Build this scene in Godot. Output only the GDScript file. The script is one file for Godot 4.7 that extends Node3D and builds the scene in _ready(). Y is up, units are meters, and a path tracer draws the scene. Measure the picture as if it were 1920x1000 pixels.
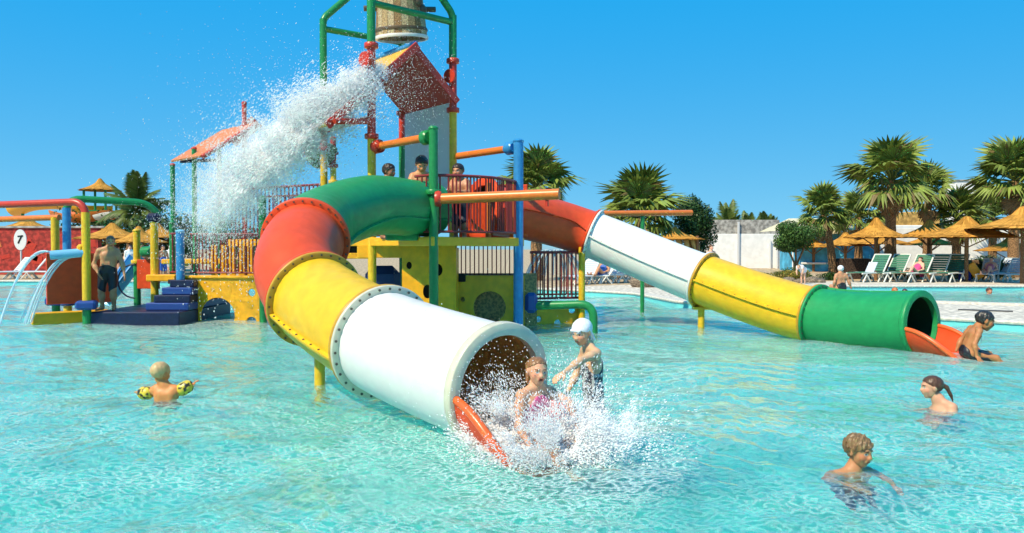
extends Node3D

const F := 1500.0
const CAM_H := 1.7
var cam_basis := Basis(Vector3.RIGHT, -atan(35.0 / 1500.0))
var rng := RandomNumberGenerator.new()
var names := {}
var M := {}

# ---------- helpers ----------
func P(px: float, py: float, d: float) -> Vector3:      # a point of the place, d metres ahead
	var r: Vector3 = cam_basis * Vector3((px - 960.0) / F, (500.0 - py) / F, -1.0)
	return Vector3(0, CAM_H, 0) + r * (d / -r.z)

func lin(r: float, g: float, b: float) -> Color:
	return Color(r, g, b).linear_to_srgb()

func mat(col: Color, rough := 0.5, spec := 0.5, metal := 0.0) -> StandardMaterial3D:
	var m := StandardMaterial3D.new()
	m.albedo_color = col
	m.roughness = rough
	m.metallic_specular = spec
	m.metallic = metal
	return m

func noise_tex(freq: float, a: Color, b: Color, seed_ := 1, size := 256, oct := 4, kind := FastNoiseLite.TYPE_SIMPLEX_SMOOTH) -> NoiseTexture2D:
	var t := NoiseTexture2D.new()
	t.width = size
	t.height = size
	t.seamless = true
	var n := FastNoiseLite.new()
	n.seed = seed_
	n.noise_type = kind
	n.frequency = freq
	n.fractal_octaves = oct
	t.noise = n
	var g := Gradient.new()
	g.set_color(0, a)
	g.set_color(1, b)
	g.set_offset(0, 0.25)
	g.set_offset(1, 0.75)
	t.color_ramp = g
	return t

func grain(m: StandardMaterial3D, freq: float, depth: float, scale: float, lo := 0.8, seed_ := 3) -> StandardMaterial3D:
	# mottled base colour and fine relief, laid on by world position
	var k := "%s_%s_%s" % [freq, lo, seed_]
	if not M.has(k):
		M[k] = noise_tex(freq, Color(lo, lo, lo), Color(1, 1, 1), seed_)
	m.albedo_texture = M[k]
	m.uv1_triplanar = true
	m.uv1_world_triplanar = true
	m.uv1_scale = Vector3.ONE * scale
	if depth > 0.0:
		m.heightmap_enabled = true
		m.heightmap_texture = M[k]
		m.heightmap_scale = depth
	return m

func numbered(n: String) -> String:
	if not names.has(n):
		names[n] = 0
		return n
	names[n] += 1
	return "%s_%03d" % [n, names[n]]

func thing(called: String, label: String, category: String, at := Vector3.ZERO, turn := 0.0, group := "") -> Node3D:
	var o := Node3D.new()
	o.name = numbered(called)
	add_child(o)
	o.position = at
	o.rotation.y = turn
	o.set_meta("label", label)
	o.set_meta("category", category)
	if group != "":
		o.set_meta("group", group)
	return o

func part(called: String, mesh: Mesh, m: Material, parent: Node3D, xf := Transform3D()) -> MeshInstance3D:
	var o := MeshInstance3D.new()
	o.name = called
	o.mesh = mesh
	if m:
		o.material_override = m
	o.transform = xf
	parent.add_child(o, true)
	return o

func wpart(called: String, mesh: Mesh, m: Material, parent: Node3D, xf := Transform3D()) -> MeshInstance3D:
	# the mesh or xf is in world coordinates; parent stands straight under the root (or is a part of such a thing)
	var g := Transform3D()
	var p: Node = parent
	while p is Node3D and p != self:
		g = (p as Node3D).transform * g
		p = p.get_parent()
	return part(called, mesh, m, parent, g.affine_inverse() * xf)

func structure(called: String, mesh: Mesh, m: Material, kind := "structure") -> MeshInstance3D:
	var o := MeshInstance3D.new()
	o.name = called
	o.mesh = mesh
	o.material_override = m
	add_child(o, true)
	o.set_meta("kind", kind)
	return o

func single(called: String, mesh: Mesh, m: Material, label: String, category: String, xf := Transform3D(), group := "") -> MeshInstance3D:
	var o := MeshInstance3D.new()
	o.name = numbered(called)
	o.mesh = mesh
	o.material_override = m
	o.transform = xf
	add_child(o, true)
	o.set_meta("label", label)
	o.set_meta("category", category)
	if group != "":
		o.set_meta("group", group)
	return o

func copy_of(src: Node3D, called: String, label: String, at: Vector3, turn: float) -> Node3D:
	var o: Node3D = src.duplicate()
	o.name = numbered(called)
	add_child(o)
	o.position = at
	o.rotation.y = turn
	o.set_meta("label", label)
	return o

# --- a plain triangle collector with smooth or flat normals ---
class Geo:
	var v := PackedVector3Array()
	var n := PackedVector3Array()
	var c := PackedColorArray()
	var uv := PackedVector2Array()
	var ix := PackedInt32Array()
	var col := Color.WHITE
	var colored := false
	func vert(p: Vector3, nn: Vector3, u := Vector2.ZERO) -> int:
		v.append(p)
		n.append(nn)
		c.append(col)
		uv.append(u)
		return v.size() - 1
	func tri(a: int, b: int, d: int) -> void:
		# front faces run clockwise seen from where the normals point
		var g := (v[b] - v[a]).cross(v[d] - v[a])
		if g.dot(n[a] + n[b] + n[d]) > 0.0:
			ix.append_array([a, d, b])
		else:
			ix.append_array([a, b, d])
	func flat(a: Vector3, b: Vector3, d: Vector3, up := Vector3.ZERO) -> void:
		var g := (b - a).cross(d - a).normalized()
		if up != Vector3.ZERO and g.dot(up) < 0.0:
			g = -g
		tri(vert(a, g, Vector2(0, 0)), vert(b, g, Vector2(1, 0)), vert(d, g, Vector2(1, 1)))
	func quad(a: Vector3, b: Vector3, d: Vector3, e: Vector3, up := Vector3.ZERO) -> void:
		var g := (b - a).cross(e - a).normalized()
		if g == Vector3.ZERO:
			g = (d - b).cross(e - b).normalized()
		if up != Vector3.ZERO and g.dot(up) < 0.0:
			g = -g
		var i := vert(a, g, Vector2(0, 0))
		vert(b, g, Vector2(1, 0))
		vert(d, g, Vector2(1, 1))
		vert(e, g, Vector2(0, 1))
		tri(i, i + 1, i + 2)
		tri(i, i + 2, i + 3)
	func box(center: Vector3, size: Vector3, basis := Basis(), bevel := 0.0) -> void:
		var h := size * 0.5
		if bevel > 0.0:
			var b := minf(bevel, minf(h.x, minf(h.y, h.z)) * 0.9)
			for ax in 3:
				for s in [-1.0, 1.0]:
					var a1 := (ax + 1) % 3
					var a2 := (ax + 2) % 3
					var q := []
					for k in [[-1, -1], [1, -1], [1, 1], [-1, 1]]:
						var p := Vector3.ZERO
						p[ax] = s * h[ax]
						p[a1] = k[0] * (h[a1] - b)
						p[a2] = k[1] * (h[a2] - b)
						q.append(center + basis * p)
					var nn := Vector3.ZERO
					nn[ax] = s
					quad(q[0], q[1], q[2], q[3], basis * nn)
					for s2 in [-1.0, 1.0]:
						var e := []
						for k in [[0, -1], [0, 1], [1, 1], [1, -1]]:
							var p := Vector3.ZERO
							p[ax] = s * (h[ax] - (b if k[0] else 0.0))
							p[a1] = s2 * (h[a1] - (0.0 if k[0] else b))
							p[a2] = k[1] * (h[a2] - b)
							e.append(center + basis * p)
						var n2 := Vector3.ZERO
						n2[ax] = s
						n2[a1] = s2
						quad(e[0], e[1], e[2], e[3], basis * n2)
			for sx in [-1.0, 1.0]:
				for sy in [-1.0, 1.0]:
					for sz in [-1.0, 1.0]:
						var k := Vector3(sx, sy, sz)
						flat(center + basis * (k * Vector3(h.x, h.y - b, h.z - b)), center + basis * (k * Vector3(h.x - b, h.y, h.z - b)), center + basis * (k * Vector3(h.x - b, h.y - b, h.z)), basis * k)
			return
		for ax in 3:
			for s in [-1.0, 1.0]:
				var a1 := (ax + 1) % 3
				var a2 := (ax + 2) % 3
				var q := []
				for k in [[-1, -1], [1, -1], [1, 1], [-1, 1]]:
					var p := Vector3.ZERO
					p[ax] = s * h[ax]
					p[a1] = k[0] * h[a1]
					p[a2] = k[1] * h[a2]
					q.append(center + basis * p)
				var nn := Vector3.ZERO
				nn[ax] = s
				quad(q[0], q[1], q[2], q[3], basis * nn)
	func tube(path: Array, radii, seg := 12, caps := true) -> void:
		# a round bar along points, smooth, radii one number or one for each point
		var frames := frames_of(path)
		var base := v.size()
		for i in path.size():
			var r: float = radii[i] if radii is Array else radii
			var f: Basis = frames[i]
			for k in seg + 1:
				var a := TAU * k / seg
				var d := f.x * cos(a) + f.y * sin(a)
				vert(path[i] + d * r, d, Vector2(float(k) / seg, i))
		for i in path.size() - 1:
			for k in seg:
				var a := base + i * (seg + 1) + k
				tri(a, a + 1, a + seg + 2)
				tri(a, a + seg + 2, a + seg + 1)
		if caps:
			for e in [0, path.size() - 1]:
				var r: float = radii[e] if radii is Array else radii
				if r < 0.0005:
					continue
				var f: Basis = frames[e]
				var nn := f.z * (-1.0 if e == 0 else 1.0)
				var m := vert(path[e], nn)
				for k in seg + 1:
					var a := TAU * k / seg
					vert(path[e] + (f.x * cos(a) + f.y * sin(a)) * r, nn)
				for k in seg:
					tri(m, m + 1 + k, m + 2 + k)
	static func frames_of(path: Array) -> Array:
		var out := []
		var t0: Vector3 = (path[1] - path[0]).normalized()
		var up := Vector3.UP if absf(t0.y) < 0.9 else Vector3.RIGHT
		var x := up.cross(t0).normalized()
		for i in path.size():
			var t: Vector3 = (path[mini(i + 1, path.size() - 1)] - path[maxi(i - 1, 0)]).normalized()
			x = (x - t * x.dot(t)).normalized()
			out.append(Basis(x, t.cross(x).normalized(), t))
		return out
	func lathe(profile: Array, center: Vector3, seg := 24, basis := Basis(), smooth := true, from := 0.0, to := TAU) -> void:
		# profile of Vector2(radius, height); each strip gets its own normals, blended where smooth
		var np := profile.size()
		var sn := []
		for i in np - 1:
			var d: Vector2 = profile[i + 1] - profile[i]
			sn.append(Vector2(d.y, -d.x).normalized())
		for i in np - 1:
			var na: Vector2 = sn[i]
			var nb: Vector2 = sn[i]
			if smooth:
				if i > 0 and sn[i - 1].dot(sn[i]) > 0.6:
					na = (sn[i - 1] + sn[i]).normalized()
				if i < np - 2 and sn[i + 1].dot(sn[i]) > 0.6:
					nb = (sn[i + 1] + sn[i]).normalized()
			var base := v.size()
			for k in seg + 1:
				var a := from + (to - from) * k / seg
				var d := Vector3(cos(a), 0, sin(a))
				vert(center + basis * (d * profile[i].x + Vector3.UP * profile[i].y), basis * (d * na.x + Vector3.UP * na.y).normalized(), Vector2(float(k) / seg, float(i) / np))
				vert(center + basis * (d * profile[i + 1].x + Vector3.UP * profile[i + 1].y), basis * (d * nb.x + Vector3.UP * nb.y).normalized(), Vector2(float(k) / seg, float(i + 1) / np))
			for k in seg:
				var b := base + k * 2
				tri(b, b + 1, b + 3)
				tri(b, b + 3, b + 2)
	func ball(center: Vector3, r: Vector3, seg := 16, rings := 10, basis := Basis()) -> void:
		var base := v.size()
		for i in rings + 1:
			var t := PI * i / rings
			for k in seg + 1:
				var a := TAU * k / seg
				var d := Vector3(sin(t) * cos(a), cos(t), sin(t) * sin(a))
				vert(center + basis * (d * r), (basis * (d / r)).normalized(), Vector2(float(k) / seg, float(i) / rings))
		for i in rings:
			for k in seg:
				var a := base + i * (seg + 1) + k
				if i > 0:
					tri(a, a + 1, a + seg + 2)
				if i < rings - 1:
					tri(a, a + seg + 2, a + seg + 1)
	func prism(poly: PackedVector2Array, xf: Transform3D, depth: float, open := []) -> void:
		# a flat outline in xf's x-y plane, depth along -z (front face at z = 0)
		var tr := Geometry2D.triangulate_polygon(poly)
		for i in range(0, tr.size(), 3):
			var a := poly[tr[i]]
			var b := poly[tr[i + 1]]
			var d := poly[tr[i + 2]]
			flat(xf * Vector3(a.x, a.y, 0), xf * Vector3(b.x, b.y, 0), xf * Vector3(d.x, d.y, 0), xf.basis.z)
			flat(xf * Vector3(a.x, a.y, -depth), xf * Vector3(b.x, b.y, -depth), xf * Vector3(d.x, d.y, -depth), -xf.basis.z)
		var turn := -1.0 if Geometry2D.is_polygon_clockwise(poly) else 1.0
		for i in poly.size():
			var a := poly[i]
			var b := poly[(i + 1) % poly.size()]
			var o := Vector2(b.y - a.y, a.x - b.x) * turn
			var inside := false
			for x in open:
				inside = inside or (absf(a.x - x) < 1e-4 and absf(b.x - x) < 1e-4)
			if inside:
				continue
			quad(xf * Vector3(a.x, a.y, 0), xf * Vector3(b.x, b.y, 0), xf * Vector3(b.x, b.y, -depth), xf * Vector3(a.x, a.y, -depth), xf.basis * Vector3(o.x, o.y, 0))
	func done() -> ArrayMesh:
		var a := []
		a.resize(Mesh.ARRAY_MAX)
		a[Mesh.ARRAY_VERTEX] = v
		a[Mesh.ARRAY_NORMAL] = n
		a[Mesh.ARRAY_TEX_UV] = uv
		if colored:
			a[Mesh.ARRAY_COLOR] = c
		a[Mesh.ARRAY_INDEX] = ix
		var m := ArrayMesh.new()
		m.add_surface_from_arrays(Mesh.PRIMITIVE_TRIANGLES, a)
		return m

func bar(a: Vector3, b: Vector3, r: float, seg := 10) -> ArrayMesh:
	var g := Geo.new()
	g.tube([a, b], r, seg)
	return g.done()

func bent(path: Array, r: float, seg := 12) -> ArrayMesh:
	var g := Geo.new()
	g.tube(path, r, seg)
	return g.done()

func boxm(center: Vector3, size: Vector3, basis := Basis(), bevel := 0.0) -> ArrayMesh:
	var g := Geo.new()
	g.box(center, size, basis, bevel)
	return g.done()

func smooth_path(pts: Array, steps: int) -> Array:
	# Catmull-Rom through the points
	var out := []
	for i in pts.size() - 1:
		var p0: Vector3 = pts[maxi(i - 1, 0)]
		var p1: Vector3 = pts[i]
		var p2: Vector3 = pts[i + 1]
		var p3: Vector3 = pts[mini(i + 2, pts.size() - 1)]
		for k in steps:
			out.append(p1.cubic_interpolate(p2, p0, p3, float(k) / steps))
	out.append(pts[-1])
	return out

func rounded(pts: Array, r: float) -> Array:
	# a bent pipe: straight runs joined by round elbows
	var out := [pts[0]]
	for i in range(1, pts.size() - 1):
		var a: Vector3 = (pts[i - 1] - pts[i]).normalized()
		var b: Vector3 = (pts[i + 1] - pts[i]).normalized()
		for k in 7:
			var t := k / 6.0
			out.append((pts[i] + a * r).lerp(pts[i], t).lerp(pts[i].lerp(pts[i] + b * r, t), t))
	out.append(pts[-1])
	return out

func _ready() -> void:
	rng.seed = 7
	var cam := Camera3D.new()
	cam.name = "camera"
	cam.position = Vector3(0, CAM_H, 0)
	cam.basis = cam_basis
	cam.fov = rad_to_deg(2.0 * atan(500.0 / 1500.0))
	cam.near = 0.1
	cam.far = 900.0
	add_child(cam)
	cam.current = true
	var sky_mat := ProceduralSkyMaterial.new()
	sky_mat.sky_top_color = lin(0.0, 0.34, 0.78)
	sky_mat.sky_horizon_color = lin(0.23, 0.60, 0.83)
	sky_mat.sky_curve = 0.085
	sky_mat.ground_horizon_color = lin(0.42, 0.60, 0.62)
	sky_mat.ground_bottom_color = lin(0.2, 0.25, 0.25)
	sky_mat.sun_angle_max = 1.0
	var env := Environment.new()
	env.background_mode = Environment.BG_SKY
	env.sky = Sky.new()
	env.sky.sky_material = sky_mat
	env.background_energy_multiplier = 1.0
	env.ambient_light_source = Environment.AMBIENT_SOURCE_SKY
	env.tonemap_mode = Environment.TONE_MAPPER_LINEAR
	env.tonemap_exposure = 1.12
	env.sdfgi_enabled = true
	env.ssao_enabled = true
	env.ssil_enabled = true
	var we := WorldEnvironment.new()
	we.name = "world_environment"
	we.environment = env
	add_child(we)
	var sun := DirectionalLight3D.new()
	sun.name = "sun"
	sun.light_energy = 1.6
	sun.light_color = Color(1.0, 0.94, 0.82)
	sun.light_angular_distance = 0.5
	sun.shadow_enabled = true
	var sun_from := Vector3(-0.66, 1.0, 0.62).normalized()
	sun.basis = Basis.looking_at(-sun_from, Vector3.UP)
	add_child(sun)

	make_materials()
	build_ground()
	build_water()
	build_slides()
	build_tower()
	build_left()
	build_splash()
	build_people()
	build_background()

func make_materials() -> void:
	var w := StandardMaterial3D.new()
	w.albedo_color = Color(1, 1, 1, 0.0)
	w.transparency = BaseMaterial3D.TRANSPARENCY_ALPHA
	w.refraction_enabled = true
	w.refraction_scale = 0.033
	w.roughness = 0.1
	w.metallic_specular = 0.4
	M.water = w
	# caustic and ripple glints painted as white lines, also foam round the splashes
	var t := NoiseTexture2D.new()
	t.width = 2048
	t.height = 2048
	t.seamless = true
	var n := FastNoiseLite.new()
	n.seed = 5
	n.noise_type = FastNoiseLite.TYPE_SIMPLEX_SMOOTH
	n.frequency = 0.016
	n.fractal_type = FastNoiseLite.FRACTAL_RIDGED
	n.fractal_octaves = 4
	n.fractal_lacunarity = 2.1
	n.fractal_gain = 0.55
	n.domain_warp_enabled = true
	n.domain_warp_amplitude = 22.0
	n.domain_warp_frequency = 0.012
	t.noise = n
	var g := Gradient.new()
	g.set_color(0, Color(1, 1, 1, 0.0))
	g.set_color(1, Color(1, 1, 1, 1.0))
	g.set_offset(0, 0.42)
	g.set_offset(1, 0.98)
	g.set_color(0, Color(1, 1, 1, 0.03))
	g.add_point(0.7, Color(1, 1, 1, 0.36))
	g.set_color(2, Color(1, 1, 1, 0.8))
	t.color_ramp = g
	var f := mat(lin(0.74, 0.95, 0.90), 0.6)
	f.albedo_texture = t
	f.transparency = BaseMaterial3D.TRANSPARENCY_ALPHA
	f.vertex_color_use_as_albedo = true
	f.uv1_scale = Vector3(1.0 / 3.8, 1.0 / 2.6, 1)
	M.glint_froth = f
	M.pool_floor = grain(mat(lin(0.085, 0.77, 0.66), 0.7), 0.02, 0.0, 0.3, 0.9, 8)
	M.pool_wall = mat(lin(0.16, 0.62, 0.64), 0.4)
	M.sand = grain(mat(lin(0.68, 0.50, 0.30), 0.95), 0.03, 0.6, 0.35, 0.7)
	M.deck = grain(mat(lin(0.86, 0.76, 0.62), 0.85), 0.03, 0.2, 0.6, 0.75)
	M.coping = grain(mat(lin(0.86, 0.78, 0.66), 0.7), 0.05, 0.2, 0.8, 0.8)
	M.dark_slot = mat(lin(0.06, 0.05, 0.05), 0.6)
	M.white = grain(mat(lin(0.86, 0.85, 0.81), 0.22), 0.02, 0.0, 0.9, 0.97)
	M.yellow = grain(mat(lin(0.86, 0.52, 0.02), 0.36, 0.4), 0.02, 0.0, 0.9, 0.92)
	M.red = grain(mat(lin(0.80, 0.085, 0.02), 0.36, 0.4), 0.02, 0.0, 0.9, 0.92)
	M.green = grain(mat(lin(0.02, 0.31, 0.10), 0.36, 0.4), 0.02, 0.0, 0.9, 0.92)
	M.lining = grain(mat(lin(1.0, 0.58, 0.18), 0.3), 0.03, 0.0, 1.5, 0.8)
	M.lining.backlight_enabled = true
	M.lining.backlight = Color(1, 1, 1)
	M.white_thin = M.white.duplicate()
	M.white_thin.backlight_enabled = true
	M.white_thin.backlight = Color(0.42, 0.42, 0.42)
	M.white.backlight_enabled = true
	M.white.backlight = Color(0.3, 0.3, 0.3)
	M.lining_dark = mat(lin(0.01, 0.05, 0.02), 0.5)
	M.bolt = mat(lin(0.10, 0.09, 0.07), 0.4, 0.5, 0.3)
	M.bolt_white = mat(lin(0.35, 0.33, 0.28), 0.4, 0.5, 0.2)
	M.cream_flange = grain(mat(lin(0.70, 0.66, 0.50), 0.35), 0.02, 0.0, 1.2, 0.92)
	M.gold_flange = grain(mat(lin(0.62, 0.33, 0.02), 0.35), 0.02, 0.0, 1.2, 0.92)
	M.panel = grain(mat(lin(1.0, 0.46, 0.01), 0.4), 0.02, 0.0, 0.7, 0.92)
	M.post_green = grain(mat(lin(0.02, 0.26, 0.07), 0.35), 0.02, 0.0, 1.4, 0.92)
	M.post_yellow = grain(mat(lin(0.80, 0.50, 0.02), 0.35), 0.02, 0.0, 1.4, 0.92)
	M.post_red = grain(mat(lin(0.62, 0.05, 0.02), 0.35), 0.02, 0.0, 1.4, 0.92)
	M.post_blue = grain(mat(lin(0.04, 0.27, 0.60), 0.35), 0.02, 0.0, 1.4, 0.92)
	M.orange = grain(mat(lin(0.80, 0.20, 0.025), 0.35), 0.02, 0.0, 1.4, 0.92)
	M.light_blue = mat(lin(0.20, 0.50, 0.72), 0.35)
	M.navy = grain(mat(lin(0.008, 0.014, 0.06), 0.4), 0.03, 0.0, 1.0, 0.85)
	M.step_blue = mat(lin(0.018, 0.06, 0.26), 0.4)
	M.maroon = mat(lin(0.24, 0.025, 0.022), 0.4)
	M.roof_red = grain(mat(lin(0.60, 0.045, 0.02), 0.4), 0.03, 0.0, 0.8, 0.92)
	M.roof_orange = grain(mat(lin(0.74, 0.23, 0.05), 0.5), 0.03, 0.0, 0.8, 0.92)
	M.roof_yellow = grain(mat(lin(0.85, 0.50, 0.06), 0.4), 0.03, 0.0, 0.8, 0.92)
	M.grey_panel = mat(lin(0.62, 0.63, 0.64), 0.5)
	M.dark_deck = grain(mat(lin(0.05, 0.05, 0.06), 0.8), 0.05, 0.0, 0.8, 0.6)
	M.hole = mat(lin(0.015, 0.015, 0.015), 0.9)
	M.blue_cover = mat(lin(0.03, 0.07, 0.22), 0.6)
	var dr := mat(lin(0.96, 0.96, 0.96), 0.8, 0.3)
	dr.backlight_enabled = true
	dr.backlight = Color(0.3, 0.3, 0.3)
	M.drop = dr
	var jet := mat(Color(0.85, 0.95, 1.0, 0.55), 0.3)
	jet.transparency = BaseMaterial3D.TRANSPARENCY_ALPHA
	M.jet = jet
	M.skin_base = mat(Color.WHITE, 0.45, 0.4)
	M.skin_base.vertex_color_use_as_albedo = true
	M.skin_base.subsurf_scatter_enabled = true
	M.skin_base.subsurf_scatter_strength = 0.12
	M.painted = mat(Color.WHITE, 0.38, 0.5)
	M.painted.vertex_color_use_as_albedo = true
	M.painted_leaf = mat(Color.WHITE, 0.45, 0.35)
	M.painted_leaf.vertex_color_use_as_albedo = true
	M.painted_leaf.backlight_enabled = true
	M.painted_leaf.backlight = Color(0.5, 0.5, 0.5)
	M.painted_leaf.cull_mode = BaseMaterial3D.CULL_DISABLED
	M.bark = grain(mat(lin(0.55, 0.30, 0.13), 0.95), 0.05, 2.0, 1.2, 0.45)
	M.thatch = grain(mat(lin(0.52, 0.27, 0.07), 0.95), 0.09, 2.0, 1.5, 0.45, 6)
	M.thatch_pale = grain(mat(lin(0.60, 0.42, 0.14), 0.95), 0.09, 2.0, 1.5, 0.5, 6)
	M.wood = grain(mat(lin(0.36, 0.19, 0.08), 0.8), 0.05, 0.4, 1.5, 0.6)
	M.plaster = grain(mat(lin(0.90, 0.89, 0.86), 0.9), 0.02, 0.0, 0.3, 0.95)
	M.plaster_grey = grain(mat(lin(0.48, 0.46, 0.42), 0.9), 0.03, 0.2, 0.3, 0.7)
	M.plaster_ochre = grain(mat(lin(0.66, 0.38, 0.10), 0.9), 0.03, 0.2, 0.3, 0.75)
	M.plaster_blue = grain(mat(lin(0.09, 0.50, 0.78), 0.8), 0.02, 0.0, 0.2, 0.75)
	M.red_wall = grain(mat(lin(0.55, 0.05, 0.035), 0.8), 0.03, 0.2, 0.4, 0.7)
	M.awning = grain(mat(lin(0.80, 0.72, 0.48), 0.8), 0.03, 0.0, 0.4, 0.85)
	M.window_glass = mat(lin(0.03, 0.05, 0.07), 0.08)
	M.lounger_green = grain(mat(lin(0.08, 0.32, 0.20), 0.8), 0.06, 0.2, 3.0, 0.6)
	M.lounger_frame = mat(lin(0.72, 0.74, 0.68), 0.4)
	M.towel_stripe = mat(lin(0.55, 0.62, 0.72), 0.95)
	M.pink = mat(lin(0.75, 0.08, 0.25), 0.9)
	M.deep_blue = mat(lin(0.02, 0.04, 0.30), 0.9)
	M.cloth_white = mat(lin(0.78, 0.78, 0.76), 0.9)
	M.stone = grain(mat(lin(0.40, 0.31, 0.22), 0.95), 0.05, 1.5, 0.9, 0.5)
	M.planter = grain(mat(lin(0.10, 0.06, 0.04), 0.9), 0.05, 0.5, 0.9, 0.5)
	M.flume_white = mat(lin(0.70, 0.72, 0.66), 0.4)
	M.stave_a = grain(mat(lin(0.78, 0.60, 0.34), 0.7), 0.06, 0.2, 1.8, 0.6)
	M.stave_b = grain(mat(lin(0.68, 0.47, 0.22), 0.7), 0.06, 0.2, 1.8, 0.6)
	M.stave_c = grain(mat(lin(0.50, 0.29, 0.12), 0.7), 0.06, 0.2, 1.8, 0.6)
	M.hoop = mat(lin(0.13, 0.09, 0.05), 0.5)
	M.pail = grain(mat(lin(0.30, 0.36, 0.10), 0.5), 0.08, 0.0, 2.5, 0.35)
	M.dry_leaf = mat(lin(0.30, 0.20, 0.10), 0.9)
	M.dry_leaf.cull_mode = BaseMaterial3D.CULL_DISABLED
	M.thatch_leaf = mat(Color.WHITE, 0.95, 0.2)
	M.thatch_leaf.vertex_color_use_as_albedo = true
	M.thatch_leaf.cull_mode = BaseMaterial3D.CULL_DISABLED
	M.thatch_leaf2 = mat(lin(0.55, 0.38, 0.12), 0.95, 0.2)
	M.thatch_leaf2.cull_mode = BaseMaterial3D.CULL_DISABLED
	var sh := mat(lin(0.96, 0.96, 0.96), 0.7, 0.3)
	var st := NoiseTexture2D.new()
	st.width = 512
	st.height = 512
	st.seamless = true
	var sn := FastNoiseLite.new()
	sn.seed = 17
	sn.noise_type = FastNoiseLite.TYPE_SIMPLEX_SMOOTH
	sn.frequency = 0.03
	sn.fractal_octaves = 5
	sn.fractal_gain = 0.62
	st.noise = sn
	var sr := Gradient.new()
	sr.set_color(0, Color(1, 1, 1, 0.0))
	sr.set_color(1, Color(1, 1, 1, 0.95))
	sr.set_offset(0, 0.36)
	sr.set_offset(1, 0.72)
	st.color_ramp = sr
	sh.albedo_texture = st
	sh.transparency = BaseMaterial3D.TRANSPARENCY_ALPHA
	sh.vertex_color_use_as_albedo = true
	sh.cull_mode = BaseMaterial3D.CULL_DISABLED
	sh.backlight_enabled = true
	sh.backlight = Color(0.5, 0.5, 0.5)
	M.sheet = sh
	M.trough_rim = mat(lin(0.80, 0.13, 0.025), 0.3)
	M.porthole = grain(mat(lin(0.62, 0.36, 0.14), 0.5), 0.04, 0.0, 1.2, 0.7)
	# faded, water-marked gelcoat: gloss and tone vary over the tubes
	var wear := noise_tex(0.012, Color(0.7, 0.7, 0.7), Color(1, 1, 1), 41, 256, 5)
	for k in ["white", "white_thin", "yellow", "red", "green"]:
		M[k].roughness_texture = wear
		M[k].roughness = 0.5 if k != "white" and k != "white_thin" else 0.45

var waves := []
func wave(x: float, z: float, fine: float) -> Vector3:   # height, dh/dx, dh/dz
	var h := 0.0
	var hx := 0.0
	var hz := 0.0
	var wx := x + 0.35 * sin(z * 0.9 + 0.4 * x) + 0.12 * sin(2.3 * z - x * 1.7)
	var wz := z + 0.35 * sin(x * 0.8 - 0.5 * z) + 0.12 * sin(2.6 * x + 1.1 * z)
	for w in waves:
		var amp: float = w[2] if w[4] < 9.0 else w[2] * fine
		if amp == 0.0:
			continue
		var ph: float = w[0] * wx + w[1] * wz + w[3]
		var s := sin(ph)
		var c := cos(ph)
		h += amp * s
		hx += amp * c * w[0]
		hz += amp * c * w[1]
	return Vector3(h, hx, hz)

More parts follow.
